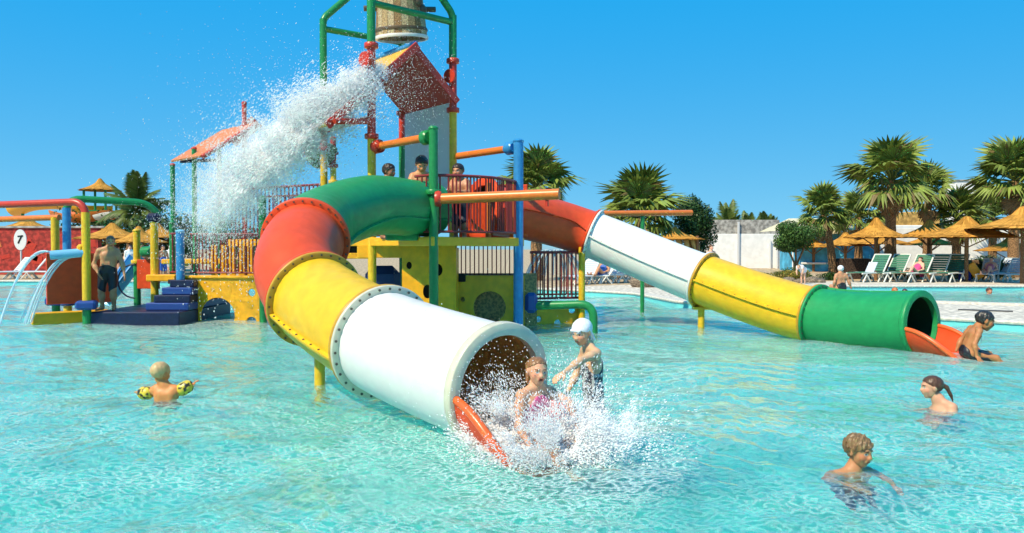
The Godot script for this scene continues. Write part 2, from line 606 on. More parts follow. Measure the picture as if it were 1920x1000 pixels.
func build_water() -> void:
	var r := RandomNumberGenerator.new()
	r.seed = 11
	for i in 22:
		var l := 0.16 * pow(1.18, i) if i < 20 else 3.0 + i * 0.1
		var k := TAU / l
		var a := r.randf_range(-1.25, 1.25) + 0.4 + (PI if r.randf() < 0.3 else 0.0)
		waves.append([k * sin(a), k * cos(a), 0.0085 * l * (1.0 if l < 0.5 else 0.42), r.randf() * TAU, k])
	var xs := []
	var x := 0.0
	var dx := 0.03
	while x < 60.0:
		xs.append(x)
		if x > 3.5:
			dx = minf(dx * 1.035, 1.5)
		x += dx
	var cols := []
	for i in range(xs.size() - 1, 0, -1):
		cols.append(-xs[i])
	cols.append_array(xs)
	var rows := []
	var z := 8.0
	while z > -42.0:
		rows.append(z)
		var d := -z
		z -= 0.25 if d < 1.5 else clampf(0.0085 * d, 0.028, 0.3)
	var v := PackedVector3Array()
	var n := PackedVector3Array()
	var ix := PackedInt32Array()
	var uv := PackedVector2Array()
	var nc := cols.size()
	for zz in rows:
		var fine := clampf(1.4 - absf(zz) / 26.0, 0.25, 1.0)
		for xx in cols:
			var w := wave(xx, zz, fine)
			v.append(Vector3(xx, w.x, zz))
			n.append(Vector3(-w.y, 1, -w.z).normalized())
			uv.append(Vector2(xx, zz))
	for i in rows.size() - 1:
		for k in nc - 1:
			var a := i * nc + k
			ix.append_array([a, a + nc, a + 1, a + 1, a + nc, a + nc + 1])
	var arr := []
	arr.resize(Mesh.ARRAY_MAX)
	arr[Mesh.ARRAY_VERTEX] = v
	arr[Mesh.ARRAY_NORMAL] = n
	arr[Mesh.ARRAY_TEX_UV] = uv
	arr[Mesh.ARRAY_INDEX] = ix
	var m := ArrayMesh.new()
	m.add_surface_from_arrays(Mesh.PRIMITIVE_TRIANGLES, arr)
	structure("pool_water", m, M.water)
	# painted glint lines and splash foam: the same swell, 4 mm higher, only near enough to be told apart
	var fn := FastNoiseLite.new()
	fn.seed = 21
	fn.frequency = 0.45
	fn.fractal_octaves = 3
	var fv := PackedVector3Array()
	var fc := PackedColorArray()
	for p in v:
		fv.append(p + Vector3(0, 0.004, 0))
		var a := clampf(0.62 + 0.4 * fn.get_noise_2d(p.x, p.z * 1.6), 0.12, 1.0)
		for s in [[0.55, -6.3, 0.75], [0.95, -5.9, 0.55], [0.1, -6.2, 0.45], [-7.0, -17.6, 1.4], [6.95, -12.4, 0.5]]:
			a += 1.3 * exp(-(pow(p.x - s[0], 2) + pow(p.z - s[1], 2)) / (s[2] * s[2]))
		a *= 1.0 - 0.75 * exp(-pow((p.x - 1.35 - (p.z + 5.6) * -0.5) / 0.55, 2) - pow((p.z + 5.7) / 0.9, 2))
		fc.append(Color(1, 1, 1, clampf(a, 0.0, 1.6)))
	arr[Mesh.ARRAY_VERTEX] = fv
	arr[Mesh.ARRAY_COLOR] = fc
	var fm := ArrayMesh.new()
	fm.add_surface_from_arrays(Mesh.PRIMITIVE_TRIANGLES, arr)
	structure("glints_and_froth", fm, M.glint_froth, "stuff")
	print("water verts ", v.size())

const DECK := 0.15
var pool_a := [Vector2(0, 8), Vector2(30, 8), Vector2(30, -6), Vector2(13, -14), Vector2(10.4, -16.3), Vector2(9.2, -17.5), Vector2(8.0, -18.8), Vector2(6.6, -20.5), Vector2(5.5, -21.3), Vector2(4.7, -22.8), Vector2(4.1, -26.8), Vector2(2.9, -28.3), Vector2(1.4, -29.4), Vector2(-1, -32), Vector2(-6, -36), Vector2(-48, -38), Vector2(-48, 8)]
var pool_b := [Vector2(40, -20), Vector2(40, -30), Vector2(20, -31.8), Vector2(12.5, -31.8), Vector2(10.9, -27.5), Vector2(10.7, -24.6), Vector2(11.85, -22.8), Vector2(13.9, -21.6), Vector2(20, -19), Vector2(40, -12)]

func build_ground() -> void:
	var poly := PackedVector2Array([Vector2(0, 60), Vector2(-600, 60), Vector2(-600, -700), Vector2(600, -700), Vector2(600, -20.01)])
	poly.append(Vector2(40, -20.005))
	for i in range(1, pool_b.size()):
		poly.append(pool_b[i])
	poly.append(Vector2(40, -19.995))
	poly.append_array([Vector2(600, -19.99), Vector2(600, 60), Vector2(0.002, 60)])
	poly.append(Vector2(0.002, 8))
	for i in range(1, pool_a.size()):
		poly.append(pool_a[i])
	poly.append(Vector2(0, 8))
	var g := Geo.new()
	var tr := Geometry2D.triangulate_polygon(poly)
	if tr.is_empty():
		push_warning("ground not cut")
	for p in poly:
		g.vert(Vector3(p.x, DECK, p.y), Vector3.UP, p)
	for i in range(0, tr.size(), 3):
		g.tri(tr[i], tr[i + 1], tr[i + 2])
	structure("ground", g.done(), M.sand)
	var fl := Geo.new()
	fl.quad(Vector3(-60, -0.95, 10), Vector3(60, -0.95, 10), Vector3(60, -0.95, -45), Vector3(-60, -0.95, -45), Vector3.UP)
	structure("pool_floor", fl.done(), M.pool_floor)
	var wl := Geo.new()
	var cp := Geo.new()
	for ring in [pool_a, pool_b]:
		var pl := PackedVector2Array(ring)
		var outer: PackedVector2Array = Geometry2D.offset_polygon(pl, 0.34, Geometry2D.JOIN_ROUND)[0]
		for i in pl.size():
			var a := pl[i]
			var b := pl[(i + 1) % pl.size()]
			wl.quad(Vector3(a.x, DECK, a.y), Vector3(b.x, DECK, b.y), Vector3(b.x, -0.96, b.y), Vector3(a.x, -0.96, a.y))
			# coping stones: a raised lip with a rounded nose over the water
			var t := (b - a).normalized()
			var o := Vector2(-t.y, t.x)
			if Geometry2D.is_point_in_polygon((a + b) * 0.5 + o * 0.05, pl):
				o = -o
			var prof := [Vector2(-0.03, -0.02), Vector2(-0.045, 0.02), Vector2(-0.03, 0.045), Vector2(0.0, 0.055), Vector2(0.36, 0.05), Vector2(0.37, 0.0)]
			for k in prof.size() - 1:
				var p: Vector2 = prof[k]
				var q: Vector2 = prof[k + 1]
				var a0 := a + o * p.x
				var b0 := b + o * p.x
				var a1 := a + o * q.x
				var b1 := b + o * q.x
				cp.quad(Vector3(a0.x, DECK + p.y, a0.y), Vector3(b0.x, DECK + p.y, b0.y), Vector3(b1.x, DECK + q.y, b1.y), Vector3(a1.x, DECK + q.y, a1.y), Vector3(o.x * (q.y - p.y) * -1.0, q.x - p.x + 0.01, o.y * (q.y - p.y) * -1.0))
	structure("pool_wall", wl.done(), M.pool_wall)
	structure("pool_coping", cp.done(), M.coping)
	# the pale paved walk between the pools and the terrace behind them
	var pv := Geo.new()
	var walk := PackedVector2Array([Vector2(5.9, -22.4), Vector2(6.9, -20.3), Vector2(8.3, -18.5), Vector2(9.5, -17.2), Vector2(10.7, -16.0), Vector2(13.2, -13.7), Vector2(40, -3), Vector2(40, -11.6), Vector2(20, -18.6), Vector2(13.7, -21.2), Vector2(11.6, -22.5), Vector2(10.35, -24.5), Vector2(10.5, -27.6), Vector2(12.2, -32.2), Vector2(20, -32.2), Vector2(40, -30.4), Vector2(40, -36.5), Vector2(19, -37.6), Vector2(9.5, -36.2), Vector2(1.6, -31.5), Vector2(1.75, -29.6), Vector2(3.1, -28.6), Vector2(4.45, -27.0), Vector2(5.05, -23.0)])
	tr = Geometry2D.triangulate_polygon(walk)
	for p in walk:
		pv.vert(Vector3(p.x, DECK + 0.004, p.y), Vector3.UP, p)
	for i in range(0, tr.size(), 3):
		pv.tri(tr[i], tr[i + 1], tr[i + 2])
	structure("paving", pv.done(), M.deck)
	var d := thing("drain_grating", "long dark drain slot sunk in the pale walk between the two pools", "drain", Vector3.ZERO)
	var a := P(1797, 577, 19.9)
	var b := P(1900, 580, 19.3)
	a.y = DECK + 0.012
	b.y = DECK + 0.012
	var bs := Basis.looking_at((b - a).normalized(), Vector3.UP)
	wpart("frame", boxm((a + b) * 0.5, Vector3(0.26, 0.012, (b - a).length()), bs), M.dark_slot, d)
	for i in 2:
		wpart("rail", boxm((a + b) * 0.5 + bs.x * (0.14 if i else -0.14), Vector3(0.02, 0.02, (b - a).length()), bs), M.bolt, d)

func side_frames(path: Array) -> Array:
	var out := []
	for i in path.size():
		var t: Vector3 = (path[mini(i + 1, path.size() - 1)] - path[maxi(i - 1, 0)]).normalized()
		var s := t.cross(Vector3.UP).normalized()
		out.append(Basis(s, s.cross(t).normalized(), -t))
	return out

func shell(path: Array, fr: Array, i0: int, i1: int, r: float, inward := false) -> ArrayMesh:
	var g := Geo.new()
	var seg := 40
	for i in range(i0, i1 + 1):
		for k in seg + 1:
			var a := TAU * k / seg
			var d: Vector3 = fr[i].x * cos(a) + fr[i].y * sin(a)
			g.vert(path[i] + d * r, -d if inward else d, Vector2(float(k) / seg, i))
	for i in i1 - i0:
		for k in seg:
			var a := i * (seg + 1) + k
			g.tri(a, a + 1, a + seg + 2)
			g.tri(a, a + seg + 2, a + seg + 1)
	return g.done()

func ring(at: Vector3, b: Basis, r0: float, r1: float, w: float) -> ArrayMesh:
	# a flange: axis along b.z, from -w/2 to w/2, softened rim
	var g := Geo.new()
	var e := minf(0.008, w * 0.3)
	var bs := Basis(b.x, b.z, -b.y)
	g.lathe([Vector2(r0, -w / 2), Vector2(r1 - e, -w / 2), Vector2(r1, -w / 2 + e), Vector2(r1, w / 2 - e), Vector2(r1 - e, w / 2), Vector2(r0, w / 2), Vector2(r0, -w / 2)], at, 48, bs)
	return g.done()

func bolts(at: Vector3, b: Basis, r: float, w: float, count: int) -> ArrayMesh:
	var g := Geo.new()
	for k in count:
		var a := TAU * (k + 0.5) / count
		var c := at + (b.x * cos(a) + b.y * sin(a)) * r
		g.tube([c - b.z * (w / 2 + 0.012), c + b.z * (w / 2 + 0.012)], 0.014, 6)
	return g.done()

func seam(path: Array, fr: Array, i0: int, i1: int, r: float, side: float, m: Geo, dots: Geo, every: float, turn: float) -> void:
	# the bolted lip along the side where the two half shells meet
	var last := 0.0
	var run := 0.0
	fr = fr.map(func(f): return Basis(f.x * cos(turn) + f.y * sin(turn), f.y * cos(turn) - f.x * sin(turn), f.z))
	for i in range(i0, i1):
		var c := []
		for j in [i, i + 1]:
			var s: Vector3 = fr[j].x * side
			var u: Vector3 = fr[j].y
			var p: Vector3 = path[j]
			c.append([p + s * (r - 0.01) + u * 0.016, p + s * (r + 0.05) + u * 0.016, p + s * (r + 0.05) - u * 0.016, p + s * (r - 0.01) - u * 0.016])
		for k in 3:
			m.quad(c[0][k], c[1][k], c[1][k + 1], c[0][k + 1], [fr[i].y, fr[i].x * side, -fr[i].y][k])
		run += (path[i + 1] - path[i]).length()
		if run - last > every and i > i0 and i < i1 - 1:
			last = run
			var b: Vector3 = path[i] + fr[i].x * side * (r + 0.024)
			dots.tube([b - fr[i].y * 0.026, b + fr[i].y * 0.026], 0.013, 6)

func trough(at: Vector3, b: Basis, len_: float, r: float, m: Material, parent: Node3D) -> void:
	# open half pipe at the mouth, its side walls sweeping down to the water; b.z points back up the tube
	var g := Geo.new()
	var n := 16
	var k_n := 20
	var rows := []
	for i in n + 1:
		var s := float(i) / n
		var half := lerpf(PI * 0.47, PI * 0.19, pow(s, 2.2))
		var drop := -0.05 * s - 0.10 * s * s
		var rr := r * (1.0 + 0.10 * s)
		rows.append([at - b.z * (len_ * s) + Vector3.UP * drop, half, rr])
	for lay in 2:
		var base := g.v.size()
		for i in n + 1:
			for k in k_n + 1:
				var a: float = -PI / 2 + rows[i][1] * (2.0 * k / k_n - 1.0)
				var d: Vector3 = b.x * cos(a) + b.y * sin(a)
				g.vert(rows[i][0] + d * (rows[i][2] + (0.045 if lay else 0.0)), d if lay else -d)
		for i in n:
			for k in k_n:
				var a := base + i * (k_n + 1) + k
				g.tri(a, a + 1, a + k_n + 2)
				g.tri(a, a + k_n + 2, a + k_n + 1)
	part("outlet_trough", g.done(), m, parent)
	var e := Geo.new()
	for s in [0, 1]:
		var line := []
		for i in n + 1:
			var a: float = -PI / 2 + rows[i][1] * (1.0 if s else -1.0)
			line.append(rows[i][0] + (b.x * cos(a) + b.y * sin(a)) * (rows[i][2] + 0.022))
		e.tube(line, 0.038, 10)
	var tip := []
	for k in 13:
		var a: float = -PI / 2 + rows[n][1] * (2.0 * k / 12 - 1.0)
		tip.append(rows[n][0] + (b.x * cos(a) + b.y * sin(a)) * (rows[n][2] + 0.022))
	e.tube(tip, 0.03, 8)
	part("trough_rim", e.done(), M.trough_rim, parent)

func tube_slide(t: Node3D, pts: Array, joints: Array, look: Array, r: float, lining: Material, mouth_mat: Material) -> Array:
	var steps := 10
	var path := smooth_path(pts, steps)
	var fr := side_frames(path)
	for j in look.size():
		var i0: int = joints[j] * steps
		var i1: int = joints[j + 1] * steps
		var s := part("tube_section", shell(path, fr, i0, i1, r), look[j][0], t)
		s.set_meta("label", look[j][1] + " section of the tube")
		part("lining", shell(path, fr, i0, i1, r - 0.022, true), lining, s)
		if look[j][2]:
			var dots := Geo.new()
			for side in ([-1.0] if look[j][1] == "white" and look[j][5] < 0.0 else [-1.0, 1.0]):
				var lip := Geo.new()
				seam(path, fr, i0, i1, r, side, lip, dots, 0.16, deg_to_rad(look[j][5]))
				part("seam_lip", lip.done(), look[j][0], s)
			part("bolts", dots.done(), look[j][4], s).set_meta("kind", "stuff")
	for j in range(1, look.size()):
		var i: int = joints[j] * steps
		for s in 2:
			var b: Basis = fr[i]
			var fm: Material = look[j - 1][3] if s == 0 else look[j][3]
			var f := part("flange", ring(path[i] + b.z * (0.024 if s == 0 else -0.024), b, r - 0.015, r + 0.075, 0.044), fm, t)
			if s == 0:
				part("bolts", bolts(path[i], b, r + 0.042, 0.09, 30), M.bolt, f).set_meta("kind", "stuff")
	var last: int = path.size() - 1
	part("mouth_ring", ring(path[last] - fr[last].z * 0.03, fr[last], r - 0.075, r + 0.035, 0.09), mouth_mat, t)
	return [path, fr]

func build_slides() -> void:
	var t := thing("tube_slide", "large tube slide of green, red, yellow and white sections curving down towards the front", "water slide", Vector3.ZERO)
	var pts := [P(806, 392, 15.5), P(778, 391, 15.1), P(695, 386, 14.0), P(608, 415, 12.5), P(573, 452, 11.0), P(556, 503, 10.25), P(590, 561, 9.65), P(718, 641, 8.3), P(930, 722, 6.95)]
	var got := tube_slide(t, pts, [0, 4, 6, 7, 8], [[M.green, "green", true, M.red, M.green, 24.0], [M.red, "red", false, M.red, M.bolt], [M.yellow, "yellow", true, M.gold_flange, M.bolt, -17.0], [M.white_thin, "white", true, M.cream_flange, M.bolt_white, -42.0]], 0.53, M.lining, M.cream_flange)
	var path: Array = got[0]
	var fr: Array = got[1]
	trough(path[-1], fr[-1], 0.86, 0.47, M.red, t)
	part("support_post", bar(Vector3(P(597, 640, 9.7).x, 1.0, -9.75), Vector3(P(597, 640, 9.7).x, -0.95, -9.75), 0.065, 16), M.post_yellow, t)
	part("cradle", boxm(Vector3(P(597, 640, 9.7).x, 0.62, -9.75), Vector3(0.34, 0.06, 0.2), Basis(), 0.01), M.post_yellow, t)

	t = thing("tube_slide", "long tube slide of red, white, yellow and green sections running down to the right", "water slide", Vector3.ZERO)
	pts = [P(905, 392, 17.0), P(1000, 408, 17.8), P(1111, 441, 18.2), P(1320, 525, 16.7), P(1531, 593, 14.9), P(1722, 608, 13.3)]
	got = tube_slide(t, pts, [0, 2, 3, 4, 5], [[M.red, "red", true, M.red, M.red, 8.0], [M.white, "white", true, M.white, M.bolt_white, 0.0], [M.yellow, "yellow", true, M.gold_flange, M.bolt, 4.0], [M.green, "green", true, M.green, M.green, -70.0]], 0.53, M.lining_dark, M.green)
	path = got[0]
	fr = got[1]
	trough(path[-1], fr[-1], 0.95, 0.47, M.red, t)
	part("entry_flare", ring(path[0], fr[0], 0.5, 0.68, 0.08), M.red, t)
	part("support_post", bar(Vector3(P(1315, 590, 16.7).x, 0.6, -16.7), Vector3(P(1315, 590, 16.7).x, -0.95, -16.7), 0.07, 16), M.post_yellow, t)
	part("saddle", boxm(Vector3(P(1315, 590, 16.7).x, 0.44, -16.7), Vector3(0.36, 0.06, 0.2), Basis(), 0.01), M.post_yellow, t)

func collar(at: Vector3, r: float, m: Material, parent: Node3D) -> void:
	var g := Geo.new()
	g.lathe([Vector2(r * 0.9, -0.05), Vector2(r + 0.045, -0.05), Vector2(r + 0.055, -0.04), Vector2(r + 0.055, 0.04), Vector2(r + 0.045, 0.05), Vector2(r * 0.9, 0.05)], at, 20)
	wpart("collar", g.done(), m, parent)

func banded_post(parent: Node3D, x: float, z: float, bands: Array, r: float, collar_mat: Material) -> void:
	# bands of [height of its foot, material], the last one the top end
	for i in bands.size() - 1:
		var p := wpart("post", bar(Vector3(x, bands[i][0], z), Vector3(x, bands[i + 1][0], z), r, 16), bands[i][1], parent)
		if i > 0:
			collar(Vector3(x, bands[i][0], z), r, collar_mat if collar_mat else bands[i][1], p)
	if bands[-1][1]:
		var g := Geo.new()
		g.lathe([Vector2(r, 0), Vector2(r + 0.012, 0.012), Vector2(r + 0.012, 0.04), Vector2(r * 0.7, 0.07), Vector2(0.0, 0.08)], Vector3(x, bands[-1][0], z), 16)
		wpart("cap", g.done(), bands[-1][1], parent)

func railing(parent: Node3D, a: Vector3, b: Vector3, h: float, count: int, m: Material, r := 0.018) -> Node3D:
	var n := Node3D.new()
	n.name = "railing"
	parent.add_child(n, true)
	var mesh := bar(Vector3(0, 0.08, 0), Vector3(0, h, 0), r, 6)
	for i in count:
		var p := a.lerp(b, (i + 0.5) / count)
		wpart("baluster", mesh, m, n, Transform3D(Basis(), p))
	wpart("rail", bar(a + Vector3.UP * h, b + Vector3.UP * h, r * 1.5, 8), m, n)
	wpart("rail", bar(a + Vector3.UP * 0.08, b + Vector3.UP * 0.08, r * 1.3, 8), m, n)
	return n

func holed_panel(parent: Node3D, a: Vector3, b: Vector3, h: float, holes: Array, m: Material, thick := 0.05) -> MeshInstance3D:
	# an upright board from a to b with round or arched holes [x, y, rx, ry] cut right through it
	var w := (b - a).length()
	var x := (b - a).normalized()
	var z := x.cross(Vector3.UP)
	var xf := Transform3D(Basis(x, Vector3.UP, z), a)
	var cuts := [0.0, w]
	var rounds := []
	for o in holes:
		cuts.append(o[0])
		var c := PackedVector2Array()
		for k in 28:
			var t := TAU * (k + 0.37) / 28
			c.append(Vector2(o[0] + o[2] * cos(t), o[1] + o[3] * sin(t)))
		rounds.append(c)
	cuts.sort()
	# upright strips, each through the middle of a hole, so that no strip holds a closed hole
	var g := Geo.new()
	for i in cuts.size() - 1:
		if cuts[i + 1] - cuts[i] < 0.001:
			continue
		var strips := [PackedVector2Array([Vector2(cuts[i], 0), Vector2(cuts[i + 1], 0), Vector2(cuts[i + 1], h), Vector2(cuts[i], h)])]
		for c in rounds:
			var next := []
			for q in strips:
				for piece in Geometry2D.clip_polygons(q, c):
					if not Geometry2D.is_polygon_clockwise(piece) or true:
						next.append(piece)
			strips = next
		for q in strips:
			g.prism(q, xf, thick, [cuts[i] if i > 0 else -9.0, cuts[i + 1] if i < cuts.size() - 2 else -9.0])
	return wpart("panel", g.done(), m, parent)

func pipe_spray(t: Node3D, a: Vector3, b: Vector3, r: float, m: Material, nozzle_m: Material, nozzles: Array) -> MeshInstance3D:
	var p := wpart("spray_pipe", bar(a, b, r, 16), m, t)
	for s in nozzles:
		var c := a.lerp(b, s)
		wpart("nozzle", bar(c, c - Vector3.UP * (r + 0.11), 0.03, 8), nozzle_m, p)
	return p

func build_tower() -> void:
	var A := Vector3(-2.8, 0, -16.0)
	var B := Vector3(-1.28, 0, -17.4)
	var C := Vector3(-4.2, 0, -17.9)
	var D := Vector3(-2.62, 0, -19.1)
	var G := Vector3(-1.44, 0, -14.7)
	var E := Vector3(0.13, 0, -16.3)
	var t := thing("play_tower", "tall water play tower with gabled green top, railed deck and yellow boards", "play structure", Vector3.ZERO)
	# posts
	banded_post(t, A.x, A.z, [[-0.95, M.post_yellow], [3.92, M.post_red], [5.72, M.post_green], [7.0, null]], 0.085, M.post_red)
	banded_post(t, B.x, B.z, [[-0.95, M.post_yellow], [4.68, M.post_red], [5.74, M.post_green], [6.72, null]], 0.085, M.post_red)
	banded_post(t, C.x, C.z, [[-0.95, M.post_yellow], [3.9, M.post_red], [5.2, M.post_green], [6.78, null]], 0.08, M.post_red)
	banded_post(t, D.x, D.z, [[-0.95, M.post_green], [4.25, M.post_red], [4.9, M.post_green], [6.7, null]], 0.075, M.post_red)
	banded_post(t, G.x, G.z, [[-0.95, M.post_green], [2.72, M.post_green], [3.86, M.post_green]], 0.085, M.post_green)
	banded_post(t, E.x, E.z, [[-0.95, M.post_blue], [3.84, M.post_blue]], 0.1, null)
	# the two gables over the bucket
	for pr in [[A, B, 7.0, 6.72], [C, D, 6.78, 6.7]]:
		var a: Vector3 = pr[0]
		var b: Vector3 = pr[1]
		var mid := (a + b) * 0.5
		var hi: float = 7.75
		wpart("gable_bar", bent(rounded([Vector3(a.x, pr[2] - 0.05, a.z), Vector3(a.x, 6.8, a.z) if pr[2] < 6.9 else Vector3(a.x, 7.02, a.z), Vector3(mid.x, hi, mid.z), Vector3(b.x, 6.74, b.z), Vector3(b.x, pr[3] - 0.05, b.z)], 0.14), 0.078, 12), M.post_green, t)
	wpart("cross_beam", bar(A + Vector3.UP * 6.57, B + Vector3.UP * 6.57, 0.07, 12), M.post_green, t)
	wpart("cross_beam", bar(C + Vector3.UP * 6.57, D + Vector3.UP * 6.57, 0.07, 12), M.post_green, t)
	var ma := (A + B) * 0.5
	var mc := (C + D) * 0.5
	wpart("ridge_bar", bar(ma + Vector3.UP * 7.72, mc + Vector3.UP * 7.72, 0.07, 12), M.post_green, t)
	# side discs on the red posts
	for q in [[A, 5.42], [B, 5.4]]:
		var c: Vector3 = q[0] + Vector3.UP * q[1]
		var out := (A - B).normalized() * (1.0 if q[0] == A else 0.6) + Vector3(0, 0, 0.35)
		var g := Geo.new()
		g.tube([c, c + out * 0.10, c + out * 0.101, c + out * 0.16], [0.06, 0.06, 0.16, 0.15], 20)
		wpart("flange_cap", g.done(), M.post_red, t)
	# splash roof: two slopes under the bucket
	var ridge_f := (A + B) * 0.5 + Vector3.UP * 5.87 + Vector3(0.02, 0, 0.02)
	var back := C - A + Vector3(0.06, 0, 0.2)
	var lf := A + (A - B) * 0.46
	lf.y = 4.06
	var rf := B
	rf.y = 4.87
	var th := 0.06
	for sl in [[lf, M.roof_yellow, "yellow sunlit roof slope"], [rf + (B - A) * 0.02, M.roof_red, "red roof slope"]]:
		var e: Vector3 = sl[0]
		var g := Geo.new()
		var x: Vector3 = back
		var y: Vector3 = e - ridge_f
		var nn := y.cross(x).normalized()
		if nn.y < 0:
			nn = -nn
		g.box(ridge_f + x * 0.5 + y * 0.5, Vector3(x.length(), y.length(), th), Basis(x.normalized(), nn.cross(x.normalized()), nn), 0.01)
		var s := wpart("roof_slope", g.done(), sl[1], t)
		s.set_meta("label", sl[2])
		var gb := Geo.new()
		gb.box(ridge_f + y * 0.5 + (-x.normalized()) * 0.03, Vector3(0.055, y.length() + 0.06, 0.16), Basis(x.normalized(), nn.cross(x.normalized()), nn), 0.01)
		wpart("rake_board", gb.done(), M.roof_red, s)
	wpart("ridge_cap", bar(ridge_f + Vector3.UP * 0.06 - back * 0.02, ridge_f + back * 1.02 + Vector3.UP * 0.06, 0.06, 10), M.post_blue, t)
	wpart("tie_beam", bar(Vector3(lf.x + 0.1, 4.12, lf.z), A + Vector3.UP * 4.22, 0.06, 10), M.post_red, t)
	wpart("tie_beam", bar(A + Vector3.UP * 4.3, C + Vector3.UP * 4.3, 0.06, 10), M.post_red, t)
	# pale screen hung between the two right posts
	var sg := Geo.new()
	var sx := (B - D)
	sg.box(D + sx * 0.52 + Vector3.UP * 3.93, Vector3(sx.length() * 0.9, 1.86, 0.03), Basis(sx.normalized(), Vector3.UP, sx.normalized().cross(Vector3.UP)), 0.008)
	wpart("screen_panel", sg.done(), M.grey_panel, t)
	# decks
	var H := 1.86
	var deck := PackedVector2Array([Vector2(G.x, G.z), Vector2(E.x, E.z), Vector2(B.x + 0.3, B.z - 0.3), Vector2(D.x, D.z), Vector2(-6.3, -20.6), Vector2(-6.9, -19.6), Vector2(C.x, C.z), Vector2(A.x, A.z)])
	var dg := Geo.new()
	dg.prism(deck, Transform3D(Basis(Vector3.RIGHT, Vector3.BACK, Vector3.DOWN), Vector3(0, H - 0.1, 0)), 0.1)
	wpart("deck_floor", dg.done(), M.dark_deck, t)
	for e in [[G, E], [A, G], [Vector3(-6.9, 0, -19.6), C], [E, B + Vector3(0.3, 0, -0.3)], [C, A]]:
		var a: Vector3 = e[0]
		var b: Vector3 = e[1]
		var d := (b - a).normalized()
		var o := d.cross(Vector3.UP)
		var off := o * 0.05
		wpart("fascia_beam", boxm((a + b) * 0.5 + Vector3.UP * (H - 0.04) + off, Vector3((b - a).length() + (0.2 if e[0] == G else 0.0), 0.17, 0.05), Basis(d, Vector3.UP, -d.cross(Vector3.UP) * -1.0), 0.012), M.panel, t)
	# railings of the upper deck
	var R := Vector3.UP * (H + 0.06)
	var pc := G + (A - G) * 0.28
	railing(t, pc + R, G + R, 1.12, 4, M.maroon)
	var n := (E - G).cross(Vector3.UP).normalized()
	var q := []
	for k in 9:
		var s := k / 8.0
		q.append(G.lerp(E, lerpf(0.04, 0.97, s)) + n * 0.35 * sin(PI * s) * (1.0 if s < 0.9 else 0.6) + R)
	var rl := Node3D.new()
	rl.name = "railing"
	t.add_child(rl, true)
	var mesh := bar(Vector3(0, 0.08, 0), Vector3(0, 1.12, 0), 0.018, 6)
	var line := smooth_path(q, 4)
	for i in 26:
		wpart("baluster", mesh, M.maroon, rl, Transform3D(Basis(), line[int((i + 0.5) / 26.0 * (line.size() - 1))]))
	wpart("rail", bent(line.map(func(p): return p + Vector3.UP * 1.12), 0.028, 8), M.maroon, rl)
	wpart("rail", bent(line.map(func(p): return p + Vector3.UP * 0.08), 0.024, 8), M.maroon, rl)
	railing(t, Vector3(-6.9, 0, -19.6) + R, C + (C - A) * 0.0 + R, 1.2, 24, M.maroon)
	railing(t, Vector3(-6.3, 0, -20.6) + R, D + R, 1.1, 24, M.maroon)
	# yellow stanchions seen between the bars, orange board at the tube entry
	for s in [0.55, 0.86]:
		wpart("stanchion", bar(G.lerp(E, s) + Vector3(0.1, H, -0.5), G.lerp(E, s) + Vector3(0.1, 3.0, -0.5), 0.06, 10), M.orange, t)
	var eb := Geo.new()
	eb.box(P(925, 396, 17.4), Vector3(1.5, 1.15, 0.05), Basis(Vector3.UP, -0.05), 0.02)
	wpart("entry_board", eb.done(), M.red, t)
	# spray pipes
	var p1 := pipe_spray(t, P(716, 273, 15.85), P(800, 258, 14.75), 0.075, M.orange, M.post_red, [])
	p1.set_meta("label", "orange pipe with a flanged elbow at its end")
	for e in [[P(716, 273, 15.85), P(704, 276, 16.0), M.post_red], [P(792, 260, 14.85), P(803, 257, 14.72), M.post_green], [P(948, 280, 16.5), P(962, 277, 16.35), M.post_blue]]:
		var g := Geo.new()
		var a: Vector3 = e[0]
		var b: Vector3 = e[1]
		g.tube([a, a.lerp(b, 0.3), a.lerp(b, 0.31), b, b + (b - a) * 0.01], [0.09, 0.09, 0.135, 0.135, 0.09], 18)
		wpart("elbow", g.done(), e[2], t)
	pipe_spray(t, P(858, 293, 17.3), P(955, 279, 16.45), 0.075, M.orange, M.post_red, [])
	pipe_spray(t, P(826, 373, 14.55), P(1049, 364, 13.9), 0.095, M.orange, M.roof_red, [0.9, 0.55])
	var fl := Geo.new()
	fl.lathe([Vector2(0.0, -0.06), Vector2(0.13, -0.06), Vector2(0.15, 0.0), Vector2(0.13, 0.05), Vector2(0.08, 0.06)], P(822, 373, 14.58), 20, Basis(Vector3(0, 0, 1), Vector3(1, 0, 0), Vector3(0, 1, 0)))
	wpart("elbow", fl.done(), M.post_red, t)
	# boards of the ground level: yellow with round holes
	var b1 := holed_panel(t, P(752, 0, 15.9) * Vector3(1, 0, 1) + Vector3(0, -0.6, 0), P(851, 0, 15.9) * Vector3(1, 0, 1) + Vector3(0, -0.6, 0), 2.34, [[0.14, 1.95, 0.055, 0.075], [0.72, 1.86, 0.085, 0.12], [0.5, 1.43, 0.085, 0.14], [0.78, 0.95, 0.08, 0.1], [0.2, 0.9, 0.09, 0.1]], M.panel)
	b1.set_meta("label", "yellow board with small round holes")
	var ret := boxm(P(852, 0, 16.3) * Vector3(1, 0, 1) + Vector3(0.03, 0.55, 0), Vector3(0.05, 2.3, 0.8), Basis(), 0.005)
	wpart("panel", ret, M.panel, t)
	wpart("lintel", boxm(P(720, 0, 16.0) * Vector3(1, 0, 1) + Vector3(0.32, 1.63, 0.0), Vector3(1.75, 0.26, 0.05), Basis(), 0.01), M.panel, t)
